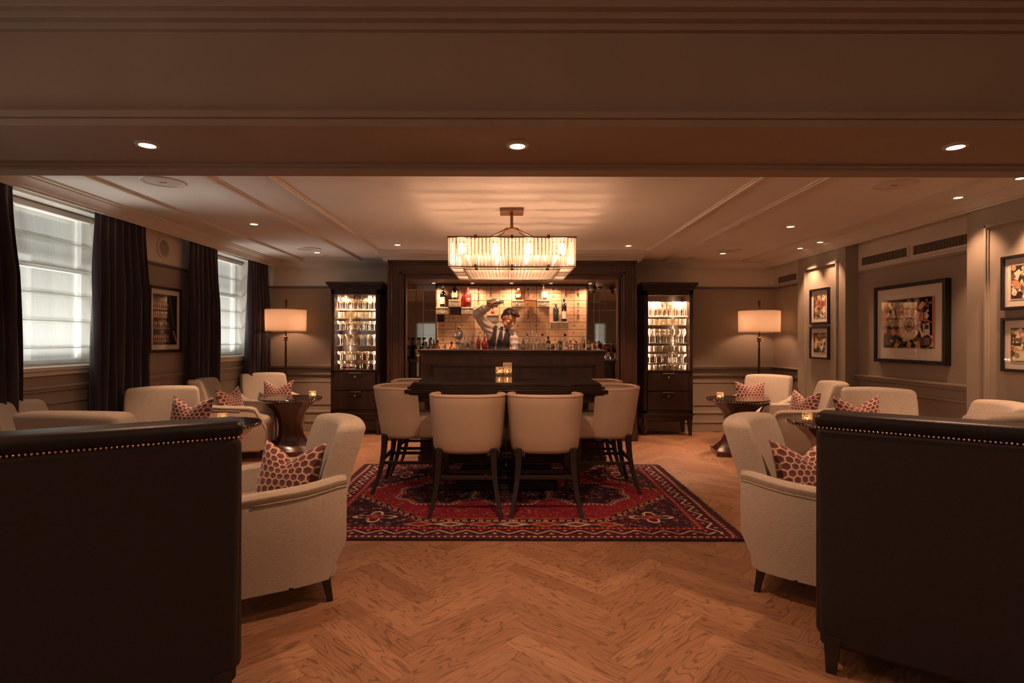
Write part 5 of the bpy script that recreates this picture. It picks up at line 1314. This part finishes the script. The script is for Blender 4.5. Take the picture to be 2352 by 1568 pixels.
def cabinet(xc, label, side, shelves):
    t = thing('glass_cabinet', label, 'cabinet', (xc, 7.60, 0), 0, 'dark glassware cabinets'); h = .335; D = .38
    m = MB()
    m.box(-h, -h+.05, 0, D, .21, 1.98); m.box(h-.05, h, 0, D, .21, 1.98); m.box(-h, h, D-.015, D, .21, 1.98); m.box(-h, h, 0, D, 1.92, 1.98); m.box(-h, h, .0, D, .86, .878); m.box(-h, h, 0, D, .29, .345); m.box(-h+.05, h-.05, .03, D, .60, .61)
    m.build('carcass', 'dark_wood', t, bevel=.003)
    m = MB()
    for z0, z1, o in ((1.975, 1.995, .008), (1.995, 2.02, .02), (2.02, 2.045, .038), (2.045, 2.08, .055)): m.box(-h-o, h+o, -o, D, z0, z1)
    m.build('crown', 'dark_wood_h', t, bevel=.005)
    m = MB(); m.box(-h-.012, h+.012, -.012, D, .275, .30); m.box(-h+.01, h-.01, .01, D, .205, .275); m.build('base_moulding', 'dark_wood_h', t, bevel=.004)
    for sx in (-1, 1):
        for y in (.03, D-.035):
            m = MB(); m.loft([[(sx*(h-.035)+a*.03, y+b*.028, .21) for a, b in ((-1, -1), (1, -1), (1, 1), (-1, 1))], [(sx*(h-.025)+a*.017, y+b*.017, 0) for a, b in ((-1, -1), (1, -1), (1, 1), (-1, 1))]]); m.build('leg', 'dark_wood', t, bevel=.002)
    # door
    m = MB(); a, z0, z1, f = h-.012, .885, 1.93, .028
    m.box(-a, -a+f+.015, -.018, .0, z0, z1); m.box(a-f-.015, a, -.018, 0, z0, z1); m.box(-a, a, -.018, 0, z1-.022, z1); m.box(-a, a, -.018, 0, z0-.012, z0+.006); d = m.build('door', 'dark_wood', t, bevel=.003)
    m = MB(); m.box(-a+f+.010, a-f-.010, -.010, -.006, z0+.004, z1-.02); m.build('door_glass', 'pane', d)
    m = MB(); m.box(-a+f+.015, -a+f+.019, -.020, -.016, z0+.01, z1-.024); m.box(a-f-.019, a-f-.015, -.020, -.016, z0+.01, z1-.024); m.box(-a+f+.015, a-f-.015, -.020, -.016, z1-.028, z1-.024); m.build('bead', 'steel', d)
    for (z0, z1) in ((.612, .86), (.352, .602)):
        m = MB(); m.box(-h+.055, h-.055, -.012, .01, z0, z1-.003); d = m.build('drawer', 'dark_wood', t, bevel=.002)
        m = MB(); m.box(-.082, .082, -.030, -.022, z1-.016, z1-.006); m.box(-.07, -.064, -.024, -.010, z1-.014, z1-.008); m.box(.064, .07, -.024, -.010, z1-.014, z1-.008); m.build('handle', 'steel', d, bevel=.001)
        m = MB(); m.T = Matrix.Translation((0, 0, 0)); m.tube([(0, -.011, z1-.065), (0, -.022, z1-.065)], .016, 16); m.build('lock', 'steel', d, smooth=True)
    for z, *_ in shelves[:-1]:
        m = MB(); m.box(-h+.052, h-.052, .03, D-.02, z-.008, z); m.build('shelf', 'shelf_glass', t)
    m = MB(); m.box(-h+.06, h-.06, .02, .05, 1.905, 1.918); m.build('light_strip', 'steel', t)
    for x in (-.17, .17):
        light('SPOT', 'cabinet_spot', (x, .14, 1.905), K_CAB*2.2, WARM2, t, .02, 120, .8)
    for sx in (-1, 1):
        l = area('added_cabinet_fill', (sx*.262, .045, 1.39), (R(90), 0, R(sx*52)), .018, .98, K_CAB*.055, WARM2); l.parent = t  # hidden fill lamps added at the front corners to brighten the shelves
    names = ['top', 'second', 'third', 'fourth', 'fifth', 'lowest']
    for si, (z, kind, n, rows, sub) in enumerate(shelves):
        g0 = glassp[kind]
        for row in range(rows):
            for i in range(n):
                u = (i+.5)/n; x0, x1 = sub
                o = g0.copy(); COL.objects.link(o); s = 1.0
                if kind == 'tumbler': s = .92
                o.location = (xc+(-h+.06)+(2*h-.12)*(x0+(x1-x0)*u)+rb.uniform(-.003, .003), 7.60+.09+row*.085+rb.uniform(-.006, .006), z+.0005); o.scale = (s, s, s)
                nm = 'tumbler' if kind == 'tumbler' else {'wine': 'wine glass', 'flute': 'flute glass', 'martini': 'martini glass', 'coupe': 'coupe glass'}[kind]
                part = '' if sub == (0, 1) else (', left half' if sub[0] == 0 else ', right half')
                tag(o, 'clear %s on the %s shelf of the %s cabinet%s' % (nm, names[si if sub == (0, 1) else si], side, part), 'glass', '%ss, %s shelf of %s cabinet%s' % (nm, names[si], side, part))
glassp = {k: stem_glass(k) for k in ('wine', 'flute', 'martini', 'coupe', 'tumbler')}
cabinet(-2.08, 'tall dark glass-fronted cabinet of glassware left of the bar', 'left', [(1.712, 'wine', 7, 3, (0, 1)), (1.595, 'tumbler', 7, 3, (0, 1)), (1.427, 'coupe', 7, 3, (0, 1)), (1.216, 'martini', 6, 3, (0, 1)), (1.01, 'coupe', 6, 2, (0, 1)), (.879, 'coupe', 6, 2, (0, 1))])
cabinet(2.172, 'tall dark glass-fronted cabinet of glassware right of the bar', 'right', [(1.63, 'flute', 9, 4, (0, 1)), (1.51, 'tumbler', 7, 4, (0, 1)), (1.258, 'wine', 7, 3, (0, 1)), (1.14, 'tumbler', 7, 3, (0, 1)), (.985, 'coupe', 6, 2, (0, 1)), (.879, 'tumbler', 7, 2, (0, 1))])
for o in glassp.values(): bpy.data.objects.remove(o)

# ================================================================== BARTENDER
def bake(o):
    dg = bpy.context.evaluated_depsgraph_get(); me = bpy.data.meshes.new_from_object(o.evaluated_get(dg)); o.modifiers.clear(); old = o.data; o.data = me
    me.polygons.foreach_set('use_smooth', [True]*len(me.polygons)); return o
def blob(mb, name, m, parent, vox, sm=4):
    o = mb.build(name, m, parent); r = o.modifiers.new('r', 'REMESH'); r.mode = 'VOXEL'; r.voxel_size = vox
    s = o.modifiers.new('s', 'SMOOTH'); s.factor = .5; s.iterations = sm; return bake(o)
def limb(m, pts, rads):
    m.tube(pts, rads, 14)
    for p, r in zip(pts, rads): m.ellipsoid(p, (r, r, r), 12, 8)
def bartender():
    bx0, by0 = -.10, 6.76
    t = thing('person', 'bartender in white shirt, dark waistcoat and black tie raising a shaker over his shoulder', 'person', (bx0, by0, 0))
    O = Vector((bx0, by0, 0)); V = lambda x, y, z: tuple(Vector((x, y, z))-O)
    SRt, SLt = V(-.215, 6.71, 1.425), V(.050, 6.73, 1.365); EL = V(-.372, 6.60, 1.605); WR = V(-.222, 6.43, 1.675)
    ELl, WRl = V(.095, 6.66, 1.15), V(-.02, 6.54, 1.13)
    HC = V(.008, 6.69, 1.548)
    def torso(m, g=0.0):
        m.ellipsoid(V(-.110, 6.735, 1.315), (.142+g, .098+g, .165+g), 20, 12, M=Matrix.Rotation(R(6), 3, 'Y'))
        m.ellipsoid(V(-.118, 6.745, 1.16), (.132+g, .095+g, .18+g), 20, 12)
        m.ellipsoid(V(-.112, 6.76, .98), (.150+g, .105+g, .13+g), 20, 12)
        limb(m, [V(-.20, 6.72, 1.42), V(-.12, 6.73, 1.425), V(-.02, 6.735, 1.385), V(.035, 6.735, 1.36)], [.058+g, .066+g, .066+g, .058+g])
    HM = Matrix.Rotation(R(13), 3, 'Y') @ Matrix.Rotation(R(40), 3, 'Z') @ Matrix.Rotation(R(20), 3, 'X')
    def H(x, y, z): return tuple(Vector(HC)+HM @ Vector((x, y, z)))
    m = MB(); torso(m, -.012)
    limb(m, [V(-.088, 6.745, 1.44), V(-.066, 6.735, 1.475), tuple(Vector(HC)+HM @ Vector((0, .030, -.055)))], [.058, .054, .052])
    # head
    m.ellipsoid(H(0, .012, .030), (.074, .092, .082), 20, 14, M=HM)
    m.ellipsoid(H(0, -.020, -.030), (.058, .062, .075), 18, 12, M=HM)
    m.ellipsoid(H(0, -.052, -.088), (.030, .028, .026), 14, 8, M=HM)
    for s in (-1, 1):
        m.ellipsoid(H(s*.036, -.030, -.062), (.024, .040, .026), 12, 8, M=HM)
        m.ellipsoid(H(s*.040, -.058, -.018), (.022, .020, .018), 12, 8, M=HM)
        m.ellipsoid(H(s*.074, .018, -.010), (.009, .017, .030), 10, 8, M=HM @ Matrix.Rotation(R(12), 3, 'X') @ Matrix.Rotation(R(s*18), 3, 'Z'))
    m.ellipsoid(H(0, -.072, .020), (.050, .016, .011), 14, 8, M=HM)
    m.tube([H(0, -.080, .012), H(0, -.092, -.008), H(0, -.106, -.030)], [.009, .011, .013], 10); m.ellipsoid(H(0, -.098, -.034), (.017, .014, .010), 12, 8, M=HM)
    m.ellipsoid(H(0, -.080, -.056), (.024, .010, .006), 12, 6, M=HM); m.ellipsoid(H(0, -.078, -.066), (.020, .010, .006), 12, 6, M=HM)
    # arms
    limb(m, [SRt, EL], [.048, .040]); limb(m, [EL, WR], [.039, .026]); limb(m, [SLt, ELl], [.048, .040]); limb(m, [ELl, WRl], [.038, .026])
    # right hand wraps the shaker: axis along X at Z 1.727
    sx, sy, sz = -.150, 6.395, 1.727
    m.rbox(V(-.168, 6.412, 1.688), (.042, .034, .014), .013); limb(m, [WR, V(-.195, 6.42, 1.682)], [.026, .024])
    for k, (dx, ln) in enumerate(((-.034, 1.0), (-.012, 1.08), (.010, 1.02), (.032, .86))):
        pts = []; rr_ = .047
        for q in range(6):
            a = R(-75+ (q/5)*150*ln); pts.append(V(sx-.012+dx+.002*q, sy+rr_*math.cos(a)*1.0, sz+rr_*math.sin(a)))
        m.tube(pts, [.0095, .0098, .009, .0088, .008, .0068], 10)
    m.tube([V(-.20, 6.395, 1.688), V(-.195, 6.362, 1.700), V(-.172, 6.348, 1.718), V(-.150, 6.347, 1.733)], [.013, .012, .0105, .009], 10)
    # left hand resting on a glass behind the bar
    m.rbox(tuple(Vector(WRl)+Vector((-.05, -.03, -.01))), (.042, .036, .015), .014)
    for k in range(4):
        b = Vector(WRl)+Vector((-.085, -.056+.018*k, -.008)); m.tube([tuple(b), tuple(b+Vector((-.028, -.004, .004))), tuple(b+Vector((-.046, -.004, -.012))), tuple(b+Vector((-.050, -.002, -.030)))], [.009, .009, .008, .007], 8)
    b = Vector(WRl)+Vector((-.030, -.062, -.008)); m.tube([tuple(b), tuple(b+Vector((-.018, -.022, .0))), tuple(b+Vector((-.040, -.028, -.01)))], [.012, .010, .008], 8)
    # legs
    for s in (-1, 1):
        limb(m, [V(-.112+s*.085, 6.77, .93), V(-.112+s*.10, 6.76, .50), V(-.112+s*.11, 6.79, .10)], [.085, .055, .038])
        limb(m, [V(-.112+s*.11, 6.79, .055), V(-.112+s*.125, 6.66, .030)], [.035, .028])
    blob(m, 'body', 'skin', t, .0055, 3)
    # shirt
    m = MB(); torso(m, .0)
    limb(m, [SRt, tuple((Vector(SRt)+Vector(EL))/2+Vector((-.005, 0, -.012))), EL], [.064, .060, .056]); limb(m, [EL, tuple((Vector(EL)+Vector(WR))/2+Vector((0, 0, .006))), tuple(Vector(EL).lerp(Vector(WR), .88))], [.056, .052, .038])
    limb(m, [SLt, ELl], [.062, .054]); limb(m, [ELl, tuple(Vector(ELl).lerp(Vector(WRl), .85))], [.052, .038])
    limb(m, [V(-.20, 6.715, 1.30), V(-.235, 6.70, 1.40), V(-.30, 6.66, 1.50)], [.05, .062, .055])
    m.ellipsoid(V(-.083, 6.74, 1.445), (.062, .060, .040), 16, 8)
    sh = blob(m, 'shirt', 'shirt', t, .006, 3)
    # sleeve folds
    for v in sh.data.vertices:
        p = v.co
        if p.z > 1.36 and p.x < -.06: p += v.normal*(.0045*math.sin(p.z*95+p.x*60+3*math.sin(p.y*30)))
        elif p.x > .14-.02 and p.z < 1.4: p += v.normal*(.004*math.sin(p.z*80+p.y*40))
    # collar band and wings
    c0 = Vector(V(-.075, 6.735, 1.474)); ax = Vector((.18, -.06, 1)).normalized(); q = Vector((0, 0, 1)).rotation_difference(ax)
    m = MB(); rings = []
    for z, r in ((-.012, .058), (.018, .0575), (.024, .0595), (.018, .063), (-.010, .068)): rings.append([tuple(c0+q @ Vector((r*math.cos(2*PI*k/28), r*math.sin(2*PI*k/28), z))) for k in range(28)])
    m.loft(rings, cap=False); m.build('collar', 'shirt', t, smooth='all')
    from mathutils.bvhtree import BVHTree
    bv = BVHTree.FromPolygons([v.co[:] for v in sh.data.vertices], [p.vertices[:] for p in sh.data.polygons])
    def fy(x, z, off=.004):
        h = bv.ray_cast(Vector((x-bx0, -1.0, z)), Vector((0, 1, 0)))
        return (h[0].y if h[0] is not None else -.09)-off
    def patch(poly_rows, name, mt, off=.006, th=.004):
        # rows of (xl, xr, z) -> draped strip
        m = MB(); n = 8; F = []; Bk = []
        for xl, xr, z in poly_rows:
            F.append([(xl+(xr-xl)*j/n-bx0, fy(xl+(xr-xl)*j/n, z, off+th), z) for j in range(n+1)]); Bk.append([(xl+(xr-xl)*j/n-bx0, fy(xl+(xr-xl)*j/n, z, off), z) for j in range(n+1)])
        m.loft([f+b[::-1] for f, b in zip(F, Bk)]); return m.build(name, mt, t, smooth=True)
    for s, pts in ((-1, [(-.082, 1.478), (-.128, 1.482), (-.118, 1.428), (-.090, 1.446)]), (1, [(-.076, 1.474), (-.030, 1.458), (-.040, 1.415), (-.072, 1.440)])):
        m = MB(); vv = [(x-bx0, fy(x, min(z, 1.46), .012)-.004, z) for x, z in pts]; vv += [(a, b+.006, c) for a, b, c in vv]; m.add(vv, [(0, 1, 2, 3), (7, 6, 5, 4), (0, 4, 5, 1), (1, 5, 6, 2), (2, 6, 7, 3), (3, 7, 4, 0)]); m.build('collar_wing', 'shirt', t, bevel=.001)
    # tie
    rows = []
    for k in range(16):
        u = k/15; z = 1.428-u*.27; xc = -.084-.036*u; hw = .015+.019*min(1, u*1.6); rows.append((xc-hw, xc+hw, z))
    tie = patch(rows, 'tie', 'tie', .008, .006)
    m = MB(); m.rbox((-.081-bx0, fy(-.081, 1.437, .016), 1.438), (.017, .010, .016), .007, fn=lambda x, y, z: (x*(1+z*12), y, z)); m.build('tie_knot', 'tie', t, smooth='all')
    m = MB(); z = 1.307; xc = -.101; m.tube([(xc-.030-bx0, fy(xc-.030, z, .020), z+.004), (xc+.026-bx0, fy(xc+.026, z, .020), z-.006)], .0032, 6); m.build('tie_clip', 'steel', t)
    # vest: offset copy of the torso trimmed to the waistcoat outline
    m = MB(); torso(m, .009); vo = blob(m, 'waistcoat', ['vest', 'vest_silk'], t, .007, 4)
    bm = bmesh.new(); bm.from_mesh(vo.data); kill = []
    def lerp(z, z0, x0, z1, x1): return x0+(x1-x0)*(z-z0)/(z1-z0)
    for f in bm.faces:
        c = f.calc_center_median(); x, y, z = c.x+bx0, c.y, c.z
        if z < .96: kill.append(f); continue
        oL = -9 if z < 1.30 else lerp(z, 1.30, -.275, 1.49, -.158); oR = 9 if z < 1.30 else lerp(z, 1.30, .045, 1.43, -.012)
        if not (oL < x < oR) or z > 1.475: kill.append(f); continue
        if y < -.02:
            iL = lerp(z, 1.488, -.132, 1.2, -.158); iR = lerp(z, 1.42, -.032, 1.2, -.092)
            if iL < x < iR and z > 1.08: kill.append(f)
    bmesh.ops.delete(bm, geom=kill, context='FACES')
    for _ in range(14):
        new = {}
        for v in bm.verts:
            nb = [e.other_vert(v) for e in v.link_edges if e.is_boundary]
            if len(nb) == 2: new[v] = v.co*.5+(nb[0].co+nb[1].co)*.25
        for v, c in new.items(): v.co = c
    bm.to_mesh(vo.data); bm.free()
    s = vo.modifiers.new('s', 'SOLIDIFY'); s.thickness = .004
    # apron/trousers
    m = MB(); m.ellipsoid(V(-.112, 6.76, .94), (.158, .112, .12), 18, 10)
    for s in (-1, 1): limb(m, [V(-.112+s*.085, 6.77, .90), V(-.112+s*.10, 6.76, .50), V(-.112+s*.11, 6.79, .12)], [.098, .070, .060])
    blob(m, 'trousers', 'trousers', t, .009, 3)
    for s in (-1, 1):
        m = MB(); m.rbox(V(-.112+s*.118, 6.72, .042), (.045, .14, .042), .035, (2, 4, 2), lambda x, y, z: (x, y, z*(1 if y > 0 else .8)-(.0 if y > 0 else .008))); m.build('shoe', 'cap_black', t, smooth='all')
    # hair
    m = MB(); m.ellipsoid(H(0, .026, .048), (.079, .090, .076), 20, 14, M=HM); m.ellipsoid(H(0, .060, .0), (.070, .058, .070), 18, 12, M=HM)
    m.ellipsoid(H(0, -.045, .096), (.058, .045, .026), 18, 10, M=HM); m.ellipsoid(H(.02, -.070, .090), (.040, .028, .020), 14, 8, M=HM)
    ho = m.build('hair', 'hair', t); r = ho.modifiers.new('r', 'REMESH'); r.mode = 'VOXEL'; r.voxel_size = .004; bake(ho)
    bm = bmesh.new(); bm.from_mesh(ho.data); HI = HM.inverted(); kill = []
    for f in bm.faces:
        p = HI @ (f.calc_center_median()-Vector(HC))
        front = p.y < -.015
        hl = .060 if abs(p.x) < .045 else .040
        if (front and p.z < hl) or (not front and p.y < .03 and p.z < .012+max(0, -.0)) or p.z < -.055: kill.append(f)
    bmesh.ops.delete(bm, geom=kill, context='FACES'); bm.to_mesh(ho.data); bm.free()
    for v in ho.data.vertices:
        p = HI @ (v.co-Vector(HC)); v.co += v.normal*(.0025*math.sin(p.x*260+p.y*60)+.002*math.sin(p.y*180+p.x*90))
    ho.data.update()
    # face details
    for s in (-1, 1):
        m = MB(); m.tube([H(s*.016, -.0885, .024), H(s*.034, -.0835, .030), H(s*.052, -.068, .023)], [.0035, .0042, .002], 6, flat=.7); m.build('eyebrow', 'hair', t, smooth='all')
        m = MB(); m.ellipsoid(H(s*.030, -.073, .004), (.0125, .011, .0095), 12, 8, M=HM); e = m.build('eyelid', 'skin', t, smooth='all')
        m = MB(); m.tube([H(s*.018, -.081, -.001), H(s*.030, -.0845, -.0045), H(s*.043, -.077, -.001)], [.0014, .0020, .0014], 6); m.build('eyelashes', 'hair', e, smooth='all')
    m = MB(); m.tube([H(-.021, -.086, -.060), H(-.008, -.092, -.0585), H(.008, -.092, -.0585), H(.021, -.086, -.060)], [.002, .0042, .0042, .002], 8, flat=.8); m.tube([H(-.017, -.085, -.065), H(0, -.090, -.0665), H(.017, -.085, -.065)], [.002, .0045, .002], 8, flat=.8); m.build('lips', 'lips', t, smooth='all')
    # shaker
    s = thing('cocktail_shaker', 'steel cocktail shaker held sideways in the bartender raised hand', 'shaker', (sx-.002, sy, sz))
    def X(m): m.T = Matrix.Rotation(R(86), 4, 'Y'); return m
    m = X(MB()); m.lathe([(.001, -.100), (.031, -.098), (.033, -.092), (.0395, .010), (.0395, .014), (.037, .016)], n=28); m.build('cup', 'steel', s, smooth=True)
    m = X(MB()); m.lathe([(.0385, .010), (.037, .035), (.026, .060), (.020, .066)], n=28); m.build('strainer', 'steel', s, smooth=True)
    m = X(MB()); m.lathe([(.021, .064), (.0205, .092), (.012, .098), (.001, .099)], n=24); m.build('cap', 'chrome', s, smooth=True)
bartender()

# ================================================================== ADDED NEAR ROOM LIGHTING (unseen, behind and above the camera)
for x, y, l in ((-2.0, .6, 'left'), (.1, .6, 'middle'), (2.1, .6, 'right'), (-1.6, -1.6, 'rear left'), (1.8, -1.6, 'rear right')):
    downlight(x, y, ZN, 'added unseen downlight in the near room ceiling above the camera, %s' % l, K_NEAR, 110, group='added near room downlights')  # unseen ceiling lamps added to brighten the camera side

for x, lab in ((-1.5, 'added opal glass globe pendant, unseen behind the camera, left one'), (1.5, 'added opal glass globe pendant, unseen behind the camera, right one')):
    t = thing('added_pendant', lab, 'lamp', (x, -.5, ZN), 0, 'added globe pendants behind the camera')  # unseen globes added to light the header beam and dark chair backs
    m = MB(); m.lathe([(.06, 0), (.06, -.02), (.001, -.025)], n=20, cap=False); m.build('canopy', 'dark_bronze', t, smooth=True)
    m = MB(); m.tube([(0, 0, -.02), (0, 0, -.42)], .006, 8); m.build('cord', 'dark_bronze', t)
    m = MB(); m.ellipsoid((0, 0, -.53), (.12, .12, .12), 24, 16); m.build('globe', 'globe_glow', t, smooth='all')
